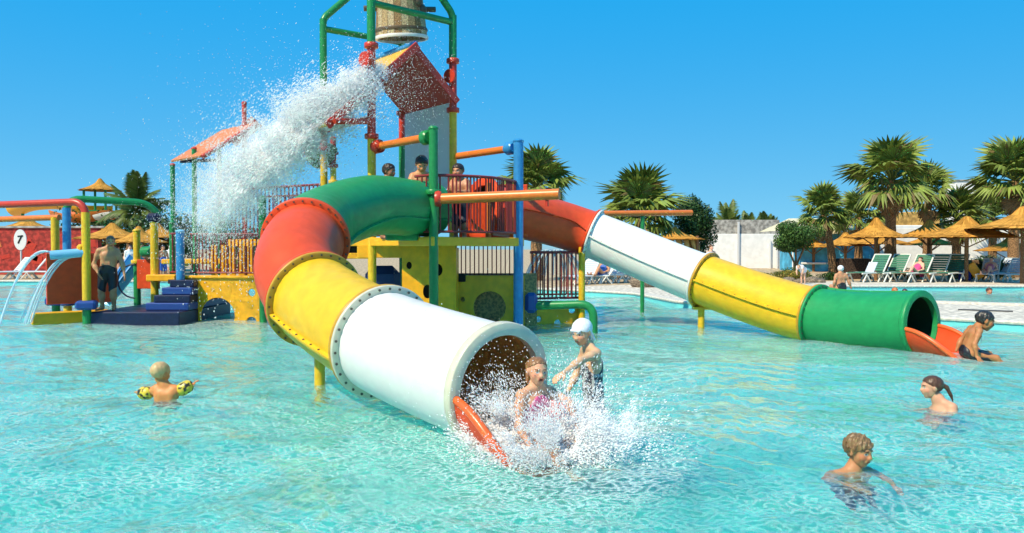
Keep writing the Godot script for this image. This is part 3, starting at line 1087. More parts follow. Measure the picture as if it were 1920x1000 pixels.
	var b3 := holed_panel(t, P(858, 0, 16.75) * Vector3(1, 0, 1) + Vector3(0, -0.6, 0), P(984, 0, 16.75) * Vector3(1, 0, 1) + Vector3(0, -0.6, 0), 1.72, [[0.66, 1.05, 0.34, 0.34], [0.1, 1.22, 0.05, 0.05], [1.26, 1.27, 0.10, 0.10], [1.24, 0.72, 0.11, 0.11], [0.1, 0.7, 0.06, 0.06]], M.panel)
	b3.set_meta("label", "yellow board with one large round porthole")
	wpart("back_board", boxm(P(920, 0, 17.35) * Vector3(1, 0, 1) + Vector3(0, 0.35, 0), Vector3(2.0, 1.6, 0.04), Basis()), M.porthole, t)
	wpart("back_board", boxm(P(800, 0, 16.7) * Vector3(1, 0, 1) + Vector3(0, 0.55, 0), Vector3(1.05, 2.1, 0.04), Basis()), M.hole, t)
	var ra := P(860, 0, 17.0) * Vector3(1, 0, 1) + Vector3(0, 1.04, 0)
	var rb := P(968, 0, 17.0) * Vector3(1, 0, 1) + Vector3(0, 1.04, 0)
	railing(t, ra, rb, 0.72, 13, M.maroon, 0.014)
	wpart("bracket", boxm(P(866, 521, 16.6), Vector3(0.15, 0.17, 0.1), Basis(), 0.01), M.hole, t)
	# black strip painting the shade under the deck, and a yellow rail, at the left
	wpart("deck_shade_and_beam", boxm(P(640, 470, 17.2), Vector3(1.4, 0.32, 0.08), Basis(), 0.01), M.hole, t)
	wpart("deck_shade_and_beam", boxm(P(655, 480, 16.6), Vector3(0.95, 0.12, 0.08), Basis(), 0.01), M.panel, t)
	wpart("hatch_step", boxm(P(755, 445, 15.0), Vector3(0.62, 0.13, 0.3), Basis(), 0.03), M.post_green, t)
	# right wing: low wall, bars, a green pipe that dips into the pool
	var wa := P(990, 0, 17.6) * Vector3(1, 0, 1)
	var wb := P(1096, 0, 18.0) * Vector3(1, 0, 1)
	holed_panel(t, wa + Vector3(0, -0.6, 0), wb + Vector3(0, -0.6, 0), 1.02, [[0.25, 0.72, 0.07, 0.07], [1.05, 0.9, 0.08, 0.07], [0.7, 0.62, 0.08, 0.08]], M.panel)
	wpart("sill_beam", boxm((wa + wb) * 0.5 + Vector3(0, 0.47, 0.02), Vector3(1.35, 0.1, 0.12), Basis(), 0.01), M.hole, t)
	railing(t, wa + Vector3(0.05, 0.5, 0.0), wb + Vector3(-0.05, 0.5, 0), 1.1, 13, M.maroon, 0.02)
	railing(t, wa + Vector3(0.1, 0.5, -1.6), wb + Vector3(0.1, 0.5, -1.4), 1.1, 11, M.maroon, 0.016)
	banded_post(t, P(1092, 0, 17.9).x, -17.9, [[-0.95, M.post_yellow], [0.45, M.post_yellow], [1.72, null]], 0.075, M.hole)
	wpart("hand_pipe", bent(rounded([P(1000, 574, 16.5), P(1113, 570, 16.2), P(1113, 660, 16.2) * Vector3(1, 0, 1) + Vector3(0, -0.9, 0)], 0.3), 0.085, 14), M.post_green, t)
	wpart("pipe_joint", boxm(P(996, 568, 16.5), Vector3(0.26, 0.42, 0.26), Basis(), 0.07), M.step_blue, t)
	wpart("cover_sheet", boxm(P(718, 535, 17.4), Vector3(0.75, 0.85, 0.5), Basis(Vector3.UP, 0.3), 0.18), M.blue_cover, t)
	wpart("spray_pipe", bar(P(1118, 401, 20.5), P(1297, 399, 21.5), 0.075, 12), M.orange, t)
	wpart("pipe_stand", bar(P(1205, 398, 21.0), Vector3(P(1205, 398, 21.0).x, -0.9, -21.0), 0.055, 10), M.post_green, t)

	# tipping bucket: staves and hoops, half turned over
	var cb := P(753, 72, 17.55)
	var b := thing("tipping_bucket", "pale wooden stave bucket with white rim hanging tipped over at the top of the tower", "bucket", cb)
	b.rotation = Vector3(0.10, 0.3, 0.07)
	var ns := 22
	for k in ns:
		var a0 := TAU * k / ns + 0.008
		var a1 := TAU * (k + 1) / ns - 0.008
		var g := Geo.new()
		var pr := [0.555 + 0.006 * (k % 3), 0.53, 0.50, 0.475]
		for s in 3:
			var y0 := 0.02 + s * 0.42
			var y1 := y0 + 0.42
			var r0: float = pr[s]
			var r1: float = pr[s + 1]
			var p := func(a, r, y): return Vector3(cos(a) * r, y, sin(a) * r)
			g.quad(p.call(a0, r0, y0), p.call(a1, r0, y0), p.call(a1, r1, y1), p.call(a0, r1, y1), Vector3(cos(a0), 0.1, sin(a0)))
			g.quad(p.call(a0, r0 - 0.03, y0), p.call(a1, r0 - 0.03, y0), p.call(a1, r1 - 0.03, y1), p.call(a0, r1 - 0.03, y1), -Vector3(cos(a0), 0.1, sin(a0)))
			g.quad(p.call(a0, r0, y0), p.call(a0, r0 - 0.03, y0), p.call(a0, r1 - 0.03, y1), p.call(a0, r1, y1))
			g.quad(p.call(a1, r0, y0), p.call(a1, r0 - 0.03, y0), p.call(a1, r1 - 0.03, y1), p.call(a1, r1, y1))
		var sm: Material = [M.stave_a, M.stave_b, M.stave_c][[0, 1, 0, 2, 1, 0, 2][k % 7]]
		part("stave", g.done(), sm, b)
	for hp in [[0.0, 0.575, M.white, "rim"], [0.16, 0.566, M.hoop, "hoop"], [0.95, 0.51, M.hoop, "hoop"]]:
		var g := Geo.new()
		g.lathe([Vector2(hp[1] - 0.05, -0.03), Vector2(hp[1], -0.03), Vector2(hp[1] + 0.012, 0.0), Vector2(hp[1], 0.035), Vector2(hp[1] - 0.05, 0.035)], Vector3(0, hp[0], 0), 40)
		part(hp[3], g.done(), hp[2], b)
	var bt := Geo.new()
	bt.lathe([Vector2(0, 1.2), Vector2(0.46, 1.2)], Vector3.ZERO, 30)
	part("bottom", bt.done(), M.stave_c, b)
	for s in [-1.0, 1.0]:
		part("pivot", bar(Vector3(s * 0.5, 0.62, 0), Vector3(s * 0.78, 0.62, 0), 0.06, 10), M.hoop, b)
	for rp in [[0.32, 0.72, 0.36], [0.42, 0.55, 0.3]]:
		var g := Geo.new()
		g.ball(Vector3(rp[0], rp[1], rp[2]), Vector3(0.11, 0.13, 0.1), 10, 6)
		part("knob", g.done(), M.hoop, b)

func build_left() -> void:
	# low platform in front, with the man on it
	var z0 := -17.6
	var x0 := P(160, 0, 17.6).x
	var x1 := P(330, 0, 17.6).x
	var t := thing("play_platform", "low dark platform with blue steps and red panels at the left", "play structure", Vector3.ZERO)
	wpart("platform", boxm(Vector3((x0 + x1) / 2, -0.02, -19.2), Vector3(x1 - x0, 0.6, 3.2), Basis(), 0.02), M.navy, t)
	for i in 4:
		var w := P(318, 0, 18.0).x - P(246 + i * 12, 0, 18.0).x + 0.12
		wpart("step", boxm(Vector3(x1 - w / 2, 0.28 + 0.17 * i + 0.085, -19.3 - 0.1 * i), Vector3(w, 0.168, 2.4), Basis(), 0.02), M.step_blue if i % 2 == 0 else M.navy, t)
	# posts: green foot, blue collar, coloured shaft
	for q in [[155, 17.6, 2.48, M.post_yellow], [97, 18.9, 2.42, M.post_yellow], [119, 18.4, 2.62, M.post_blue]]:
		var x := P(q[0], 0, q[1]).x
		banded_post(t, x, -q[1], [[-0.95, M.post_yellow if q[0] == 119 else M.post_green], [0.42, q[3]], [q[2], null]], 0.09, M.step_blue)
		if q[0] != 119:
			wpart("collar_block", boxm(Vector3(x, 0.44, -q[1]), Vector3(0.42, 0.2, 0.36), Basis(Vector3.UP, 0.3), 0.05), M.step_blue, t)
	var pa := P(155, 0, 17.6)
	var pb := P(97, 0, 18.9)
	wpart("sill_beam", boxm(Vector3((pa.x + pb.x) / 2, 0.12, -18.25), Vector3(1.6, 0.28, 0.12), Basis(Vector3.UP, atan2(1.3, pa.x - pb.x)), 0.03), M.panel, t)
	var rp := boxm(Vector3((pa.x + pb.x) / 2 + 0.12, 1.0, -18.4), Vector3(1.35, 1.15, 0.05), Basis(Vector3.UP, atan2(1.3, pa.x - pb.x)), 0.01)
	wpart("panel", rp, M.red, t)
	wpart("rail_pipe", bent(rounded([Vector3(pa.x, 2.45, -17.6), Vector3(pa.x, 2.72, -17.6), Vector3(pa.x - 1.6, 2.68, -17.9), Vector3(-16, 2.62, -19.4)], 0.35), 0.08, 12), M.post_red, t)
	wpart("rail_pipe", bent([Vector3(pb.x + 0.1, 2.42, -18.9), Vector3(pb.x - 1.6, 2.38, -19.2), Vector3(-17, 2.32, -20.6)], 0.07, 12), M.orange, t)
	var bx := P(119, 0, 18.4)
	var p4 := P(284, 0, 19.2)
	wpart("rail_pipe", bent(rounded([Vector3(bx.x, 2.6, -18.4), Vector3(bx.x, 2.84, -18.4), Vector3(p4.x - 0.1, 2.78, -19.2), Vector3(p4.x + 0.05, 2.5, -19.3)], 0.32), 0.08, 12), M.post_green, t)
	banded_post(t, p4.x, -19.2, [[-0.2, M.post_yellow], [2.35, null]], 0.09, null)
	wpart("pipe_joint", boxm(Vector3(p4.x, 2.42, -19.2), Vector3(0.3, 0.22, 0.26), Basis(), 0.06), M.navy, t)
	var p5 := P(251, 0, 20.0)
	banded_post(t, p5.x, -20.0, [[-0.2, M.post_green], [1.35, M.post_yellow], [2.1, M.post_yellow]], 0.085, null)
	var bp := boxm(Vector3((p5.x + p4.x) / 2, 1.05, -19.75), Vector3(0.55, 0.72, 0.05), Basis(), 0.01)
	wpart("panel", bp, M.red, t)
	wpart("spout", bar(Vector3((p5.x + p4.x) / 2 - 0.1, 1.6, -19.7), Vector3((p5.x + p4.x) / 2 + 0.25, 1.62, -19.6), 0.13, 12), M.post_green, t)
	# slide chute behind the man
	var ch := [P(252, 478, 20.6), P(232, 505, 20.4), P(210, 534, 20.2), P(186, 560, 20.0)]
	var sp := smooth_path(ch, 6)
	var fr := side_frames(sp)
	for part_ in [["chute", 0.3, M.light_blue]]:
		var g := Geo.new()
		for i in sp.size():
			for k in 13:
				var a := -PI + PI * k / 12.0
				var d: Vector3 = fr[i].x * cos(a) + fr[i].y * sin(a)
				g.vert(sp[i] + d * 0.3, -d)
		for i in sp.size() - 1:
			for k in 12:
				var a := i * 13 + k
				g.tri(a, a + 1, a + 14)
				g.tri(a, a + 14, a + 13)
		wpart("chute", g.done(), M.light_blue, t)
	for s in [-1.0, 1.0]:
		wpart("chute_rim", bent(range(sp.size()).map(func(i): return sp[i] + fr[i].x * s * 0.3), 0.03, 8), M.post_blue, t)
	wpart("hoop_rail", bent(range(13).map(func(k): return P(252, 520, 19.8) + Vector3(-0.42 * sin(PI * k / 12.0), 0.42 * cos(PI * k / 12.0) - 0.1, 0)), 0.022, 8), M.navy, t)
	# blue spout with falling jets
	var sa := Vector3(pa.x - 0.02, 1.6, -17.62)
	var sb := P(93, 479, 17.3)
	var so := wpart("spout", bar(sa, sb, 0.1, 14), M.light_blue, t)
	wpart("mount", boxm(sa + Vector3(-0.08, 0.05, 0), Vector3(0.16, 0.26, 0.24), Basis(), 0.05), M.panel, so)
	var ws := thing("water_jets", "thin arcs of water falling from the light blue spout into the pool", "water")
	ws.set_meta("kind", "stuff")
	for j in 9:
		var a := sb.lerp(sa, [0.0, 0.0, 0.02, 0.0, 0.45, 0.55, 0.65, 0.5, 0.6][j]) + Vector3(0, 0.08 if j < 4 else -0.08, 0.05)
		var v := Vector3(-1.55 - 0.12 * j + (0.5 if j > 3 else 0.0), 0.55 - 0.1 * j if j < 4 else -0.2, 0.25 - 0.13 * (j % 4))
		var pts := []
		for k in 14:
			var tt := k * 0.052
			pts.append(a + v * tt + Vector3(0, -4.9 * tt * tt, 0))
		wpart("jet", bent(pts.filter(func(p): return p.y > -0.05), [0.022, 0.018, 0.014][j % 3], 6), M.jet, ws)

	# middle platform: long yellow board, bars above it, blue and green posts
	t = thing("play_platform", "raised platform behind a yellow board with an arched opening, railed with dark red bars", "play structure", Vector3.ZERO)
	var a := Vector3(P(339, 0, 18.7).x, -0.6, -18.7)
	var b := Vector3(P(486, 0, 18.5).x, -0.6, -18.5)
	var w := (b - a).length()
	holed_panel(t, a, b, 1.6, [[0.17, 1.26, 0.08, 0.08], [0.16, 0.55, 0.12, 0.1], [0.82, 0.72, 0.42, 0.42], [w - 0.24, 1.26, 0.09, 0.09], [w - 0.25, 0.6, 0.12, 0.1]], M.panel)
	wpart("sill", boxm((a + b) * 0.5 + Vector3(0, 1.62, -0.05), Vector3(w + 0.1, 0.07, 0.2), Basis(Vector3.UP, -0.11), 0.02), M.panel, t)
	wpart("sill", boxm(P(309, 521, 19.2), Vector3(0.7, 0.16, 0.5), Basis(), 0.02), M.panel, t)
	wpart("platform_floor", boxm(Vector3((a.x + b.x) / 2, 0.9, -20.1), Vector3(w + 0.9, 0.1, 2.4), Basis()), M.dark_deck, t)
	for q in [[0.06, 0.25, -21.2], [0.9, 0.25, -21.2]]:
		wpart("leg", bar(Vector3(lerpf(a.x, b.x, q[0]), -0.95, q[2]), Vector3(lerpf(a.x, b.x, q[0]), 0.86, q[2]), 0.07, 8), M.post_green, t)
	railing(t, a + Vector3(0.12, 1.64, -0.1), b + Vector3(-0.1, 1.64, -0.1), 0.98, 19, M.maroon, 0.017)
	railing(t, a + Vector3(-0.3, 1.64, -2.5), b + Vector3(0, 1.64, -2.5), 1.0, 18, M.maroon, 0.016)
	railing(t, a + Vector3(-0.55, 1.64, -0.6), a + Vector3(-0.1, 1.64, -0.15), 1.0, 3, M.maroon, 0.017)
	for k in 5:
		wpart("yellow_slat", boxm(P(402 + k * 17, 493, 20.2), Vector3(0.16, 0.9, 0.05), Basis(), 0.01), M.panel, t)
	banded_post(t, P(333, 0, 18.6).x, -18.6, [[-0.95, M.post_blue], [2.05, M.light_blue]], 0.095, null)
	banded_post(t, P(489, 0, 18.3).x, -18.3, [[-0.95, M.post_green], [2.82, M.post_green]], 0.085, null)
	banded_post(t, P(318, 0, 20.2).x, -20.2, [[-0.95, M.post_green], [2.3, M.post_green]], 0.07, null)
	for k in 3:
		var g := Geo.new()
		g.tube(range(9).map(func(i): return P(440 + k * 12, 410, 19.6) + Vector3(0.14 * i, 0.28 * sin(i * 0.42) - 0.05 * i * i * 0.25, 0)), 0.03, 8)
		wpart("water_hoop", g.done(), M.light_blue, t)

	# second tower far behind the falling water
	t = thing("play_tower", "smaller play tower with a slanted orange roof half hidden by the falling water", "play structure", Vector3.ZERO)
	var d := 24.0
	var rc := [P(317, 305, d + 0.6), P(414, 247, d + 1.6)]
	var ra: Vector3 = rc[0]
	var rx: Vector3 = (rc[1] - rc[0])
	var ry: Vector3 = Vector3(1.75, 0.0, 1.9)
	var nn := ry.cross(rx).normalized()
	if nn.y < 0:
		nn = -nn
	wpart("roof_slope", boxm(ra + rx * 0.5 + ry * 0.5, Vector3(rx.length(), ry.length(), 0.07), Basis(rx.normalized(), nn.cross(rx.normalized()), nn), 0.01), M.roof_orange, t)
	var r2 := Vector3(rx.x * 0.22, -rx.y * 0.25, -0.15)
	var n2 := ry.cross(r2).normalized()
	if n2.y < 0:
		n2 = -n2
	wpart("roof_slope", boxm(rc[1] + r2 * 0.5 + ry * 0.5, Vector3(r2.length(), ry.length(), 0.07), Basis(r2.normalized(), n2.cross(r2.normalized()), n2), 0.01), M.roof_red, t)
	wpart("rake_board", bar(ra + ry + Vector3(0, -0.05, 0.02), ra + rx + ry + Vector3(0, -0.05, 0.02), 0.07, 8), M.post_red, t)
	wpart("tie_beam", bar(P(338, 303, d), P(412, 300, d), 0.05, 8), M.navy, t)
	for q in [[320, d + 0.4, 4.2, M.post_green], [361, d - 0.4, 4.6, M.post_green], [456, d, 6.0, M.post_red], [408, d + 1.5, 5.2, M.post_green]]:
		banded_post(t, P(q[0], 0, q[1]).x, -q[1], [[-0.95, q[3]], [q[2], M.post_red]], 0.07, null)
	wpart("deck_floor", boxm(Vector3(P(385, 0, d).x, 1.3, -d - 0.4), Vector3(2.2, 0.14, 2.2), Basis(), 0.02), M.panel, t)

	# tilting flower pail on two posts, right of the fall
	t = thing("spill_pail", "small greenish spill pail on posts behind the red bend of the tube", "bucket", Vector3.ZERO)
	d = 22.5
	var c := P(601, 291, d)
	var g := Geo.new()
	g.lathe([Vector2(0.0, -0.36), Vector2(0.2, -0.34), Vector2(0.4, -0.15), Vector2(0.46, 0.2), Vector2(0.42, 0.24), Vector2(0.36, -0.1), Vector2(0.0, -0.2)], c, 24, Basis(Vector3.RIGHT, -0.25))
	wpart("pail", g.done(), M.pail, t)
	banded_post(t, P(623, 0, d).x, -d, [[-0.95, M.post_blue], [3.55, M.post_yellow], [4.0, M.post_red], [4.75, M.post_red]], 0.085, null)
	banded_post(t, P(604, 0, d + 0.3).x, -d - 0.3, [[-0.95, M.post_blue], [3.75, null]], 0.1, null)
	wpart("axle", bar(c + Vector3(-0.5, 0.05, 0), c + Vector3(0.5, 0.05, 0), 0.04, 8), M.post_red, t)

func drop_mesh() -> ArrayMesh:
	var g := Geo.new()
	g.ball(Vector3.ZERO, Vector3.ONE, 6, 4)
	return g.done()

func drops(called: String, label: String, list: Array, mesh: Mesh) -> void:
	var mm := MultiMesh.new()
	mm.transform_format = MultiMesh.TRANSFORM_3D
	mm.mesh = mesh
	mm.instance_count = list.size()
	for i in list.size():
		mm.set_instance_transform(i, list[i])
	var o := MultiMeshInstance3D.new()
	o.name = numbered(called)
	o.multimesh = mm
	o.material_override = M.drop
	add_child(o, true)
	o.set_meta("kind", "stuff")
	o.set_meta("label", label)
	o.set_meta("category", "water")

func gauss(r: RandomNumberGenerator) -> Vector3:
	return Vector3(r.randfn(), r.randfn(), r.randfn())

func build_splash() -> void:
	var r := RandomNumberGenerator.new()
	r.seed = 99
	var dm := drop_mesh()
	# the load of the bucket: off the roof to the left, breaking up as it falls
	var mid := smooth_path([P(715, 135, 16.2), P(675, 158, 15.9), P(615, 200, 15.8), P(548, 248, 16.0), P(482, 300, 16.5), P(425, 352, 17.1), P(378, 410, 17.7), P(352, 480, 18.1)], 12)
	var n := mid.size() - 1
	var list := []
	var fn := FastNoiseLite.new()
	fn.seed = 4
	fn.frequency = 0.9
	for i in 330000:
		var s := pow(r.randf(), 1.15)
		var f := s * n
		var k := mini(int(f), n - 1)
		var c: Vector3 = mid[k].lerp(mid[k + 1], f - k)
		var dir: Vector3 = (mid[k + 1] - mid[k]).normalized()
		var spread := lerpf(0.13, 1.02, pow(s, 0.75))
		var o := gauss(r) * spread * 0.55
		if r.randf() < 0.2:
			o *= 1.9
		o -= dir * o.dot(dir) * 0.3
		o.z *= 0.8
		var p := c + o
		p.y -= 0.25 * s * absf(r.randfn())
		# ropes and holes in the sheet
		if fn.get_noise_3d(p.x * 1.6 + p.y, p.y * 1.6, p.z) < lerpf(-0.55, 0.05, s) + 0.25 * (o.length() / spread - 0.6):
			continue
		if p.y < 0.1 or (s > 0.68 and r.randf() < (s - 0.66) * 3.4) or (s < 0.32 and r.randf() > 0.06 + s * 2.7):
			continue
		var size := exp(r.randf_range(-6.7, -4.95)) * lerpf(1.1, 0.95, s)
		if r.randf() < 0.03:
			size *= 1.7
		var st := r.randf_range(1.2, 4.5)
		var up := dir.lerp(Vector3.DOWN, 0.25 * s).normalized()
		var bs := Basis(Quaternion(Vector3.UP, up)) * Basis.from_scale(Vector3(size, size * st, size))
		list.append(Transform3D(bs, p))
	drops("falling_water", "sheet of white water flung from the bucket roof down to the left, breaking into drops", list, dm)
	# thin torn sheets inside the fall
	var sheets := thing("water_sheets", "torn translucent sheets of white water in the fall from the bucket roof", "water")
	sheets.set_meta("kind", "stuff")
	for k in 7:
		var g := Geo.new()
		g.colored = true
		var rows := 40
		var across := 12
		var off := Vector3(0, r.randf_range(-0.25, 0.25), (k - 3) * 0.16)
		var tilt := r.randf_range(-0.5, 0.5)
		for i in rows + 1:
			var s := 0.05 + 0.85 * i / rows
			var f := s * n
			var q := mini(int(f), n - 1)
			var c: Vector3 = mid[q].lerp(mid[q + 1], f - q)
			var dir: Vector3 = (mid[q + 1] - mid[q]).normalized()
			var wide := lerpf(0.12, 0.85, pow(s, 0.75))
			var up := Vector3(0, 0, 1).cross(dir).normalized()
			if up.y < 0:
				up = -up
			up = (up + Vector3(0, 0, -0.55 + tilt * 0.4)).normalized()
			for j in across + 1:
				var u := 2.0 * j / across - 1.0
				var p := c + up * u * wide + off * s * 1.4
				var w := Vector3(fn.get_noise_3d(p.x * 2, p.y * 2, k * 9.0), fn.get_noise_3d(p.x * 2, p.y * 2, k * 9.0 + 50), fn.get_noise_3d(p.x * 2, p.y * 2, k * 9.0 + 99)) * 0.35 * s
				var nn := dir.cross(up).normalized()
				if nn.z < 0:
					nn = -nn
				var fade := (1.0 - pow(absf(u), 2.0)) * clampf((0.9 - s) * 3.2, 0, 1) * clampf((s - 0.16) * 5.0, 0, 1)
				g.col = Color(1, 1, 1, fade)
				g.vert(p + w, (nn + w * 0.8).normalized(), Vector2(s * 3.0 + k * 0.37, u * 1.4 + k * 0.21))
		for i in rows:
			for j in across:
				var o := i * (across + 1) + j
				g.tri(o, o + 1, o + across + 2)
				g.tri(o, o + across + 2, o + across + 1)
		part("sheet", g.done(), M.sheet, sheets)
	# spatter all round the roof and before the red slope
	list = []
	for i in 5200:
		var c := P(r.randfn(735, 55), r.randfn(165, 60), r.randf_range(15.0, 17.0))
		if r.randf() < 0.45:
			c = P(r.randfn(560, 130), r.randfn(250, 110), r.randf_range(15.0, 18.0))
		var size := exp(r.randf_range(-5.9, -4.9))
		list.append(Transform3D(Basis.from_scale(Vector3.ONE * size), c))
	for i in 260:
		var c := P(r.randf_range(330, 500), r.randf_range(400, 600), r.randf_range(17.4, 18.6))
		if c.y > 0.05:
			list.append(Transform3D(Basis.from_scale(Vector3(1, 1.6, 1) * exp(r.randf_range(-5.2, -4.3))), c))
	drops("water_spatter", "fine drops of spray hanging in the air round the bucket roof", list, dm)
	# the girl's splash at the mouth of the near tube
	list = []
	for i in 150000:
		var s := r.randf()
		var base := Vector3(0.28, 0.0, -6.35)
		var a := r.randf_range(-0.7, 3.4)
		var up := absf(r.randfn()) * 0.19
		var rad := absf(r.randfn()) * 0.28 + up * 0.25
		var p := base + Vector3(cos(a) * rad * 1.1 + up * 0.75, up, -sin(a) * rad * 0.6 + 0.1)
		if r.randf() < 0.35:
			p = Vector3(0.50 + r.randfn() * 0.17, absf(r.randfn()) * 0.26 + 0.05, -6.65 + r.randfn() * 0.18)
		if r.randf() < 0.22:
			p = Vector3(0.26 + r.randfn() * 0.17, absf(r.randfn()) * 0.13, -6.22 + r.randfn() * 0.1)
		if r.randf() < 0.2:
			p = Vector3(-0.12 + r.randfn() * 0.14, 0.12 + absf(r.randfn()) * 0.2, -6.55 + r.randfn() * 0.15)
		if fn.get_noise_3d(p.x * 3.5, p.y * 3.5, p.z * 3.5) < -0.12 + p.y * 0.25:
			continue
		var size := exp(r.randf_range(-7.0, -5.5)) * (1.0 if p.y > 0.2 else 1.2)
		var v := (p - base).normalized()
		list.append(Transform3D(Basis(Quaternion(Vector3.UP, v)) * Basis.from_scale(Vector3(size, size * r.randf_range(1.0, 3.5), size)), p))
	var fans := thing("splash_sheets", "curved white sheets of water thrown up round the girl at the tube mouth", "water")
	fans.set_meta("kind", "stuff")
	for k in 9:
		var g := Geo.new()
		g.colored = true
		var base := Vector3([0.05, 0.2, 0.35, 0.5, 0.62, 0.5, 0.3, -0.1, 0.7][k], 0.0, [-6.3, -6.15, -6.1, -6.2, -6.5, -6.75, -6.9, -6.55, -6.35][k])
		var az: float = [3.6, 4.6, 5.0, 5.6, 6.2, 0.5, 1.2, 3.2, 5.9][k]
		var hi: float = [0.2, 0.22, 0.24, 0.34, 0.5, 0.52, 0.3, 0.24, 0.4][k]
		for i in 15:
			var v := i / 14.0
			for j in 17:
				var u := j / 8.0 - 1.0
				var out := Vector3(cos(az + u * 0.9), 0, sin(az + u * 0.9))
				var p := base + out * (0.05 + 0.42 * v) + Vector3.UP * (hi * (v * 1.6 - 0.7 * v * v) * (1.0 - 0.4 * u * u) - 0.02)
				var w := Vector3(fn.get_noise_3d(p.x * 6, p.y * 6, k * 9.0), fn.get_noise_3d(p.x * 6, p.y * 6, k * 9.0 + 50), fn.get_noise_3d(p.z * 6, p.y * 6, k * 9.0 + 99)) * 0.13 * v
				g.col = Color(1, 1, 1, clampf((1.0 - u * u) * (1.0 - v * v) * 1.5, 0, 1))
				g.vert(p + w, (Vector3(0, 0.8, 0.5) - out * 0.3 + w * 3.0).normalized(), Vector2(v * 0.7 + k * 0.3, u * 0.8 + k * 0.17))
		for i in 14:
			for j in 16:
				var o := i * 17 + j
				g.tri(o, o + 1, o + 18)
				g.tri(o, o + 18, o + 17)
		part("sheet", g.done(), M.sheet, fans)
	drops("pool_splash", "burst of white splash round the girl leaving the near tube", list, dm)
	list = []
	for i in 900:
		var p := Vector3(-0.2 + r.randfn() * 0.3, 0.45 + r.randfn() * 0.3, -6.6 + r.randfn() * 0.25)
		if p.y > 0.0:
			list.append(Transform3D(Basis.from_scale(Vector3.ONE * exp(r.randf_range(-6.1, -5.2))), p))
	drops("water_spatter", "scattered drops before the dark mouth of the near tube", list, dm)

# ---------- people: one skin surface each, meshed from tapered bones joined smoothly ----------
class Flesh:
	var a := PackedVector3Array()
	var b := PackedVector3Array()
	var ra := PackedFloat32Array()
	var rb := PackedFloat32Array()
	var ec := PackedVector3Array()       # ellipsoids
	var er := PackedVector3Array()
	var eb := []
	var cut := []                        # hollows: [centre, radius]
	var k := 0.03
	func bone(p: Vector3, q: Vector3, r0: float, r1: float) -> void:
		a.append(p)
		b.append(q)
		ra.append(r0)
		rb.append(r1)
	func egg(c: Vector3, r: Vector3, basis := Basis()) -> void:
		ec.append(c)
		er.append(r)
		eb.append(basis.transposed())
	func dist(p: Vector3) -> float:
		var d := 10.0
		for i in a.size():
			var ab := b[i] - a[i]
			var t := clampf((p - a[i]).dot(ab) / maxf(ab.length_squared(), 1e-9), 0.0, 1.0)
			var e := (p - a[i] - ab * t).length() - lerpf(ra[i], rb[i], t)
			var h := maxf(k - absf(d - e), 0.0) / k
			d = minf(d, e) - h * h * k * 0.25
		for i in ec.size():
			var q: Vector3 = eb[i] * (p - ec[i])
			var k0 := (q / er[i]).length()
			var k1 := (q / (er[i] * er[i])).length()
			var e := k0 * (k0 - 1.0) / maxf(k1, 1e-6)
			var h := maxf(k - absf(d - e), 0.0) / k
			d = minf(d, e) - h * h * k * 0.25
		for c in cut:
			var e: float = c[1] - p.distance_to(c[0])
			var kk: float = c[1] * 0.5
			var h := maxf(kk - absf(d - e), 0.0) / kk
			d = maxf(d, e) + h * h * kk * 0.25
		return d
	func bounds() -> AABB:
		var box := AABB()
		var first := true
		for i in a.size():
			for q in [[a[i], ra[i]], [b[i], rb[i]]]:
				var bb := AABB(q[0] - Vector3.ONE * q[1], Vector3.ONE * q[1] * 2.0)
				box = bb if first else box.merge(bb)
				first = false
		for i in ec.size():
			var m: float = maxf(er[i].x, maxf(er[i].y, er[i].z))
			var bb := AABB(ec[i] - Vector3.ONE * m, Vector3.ONE * m * 2.0)
			box = bb if first else box.merge(bb)
			first = false
		return box

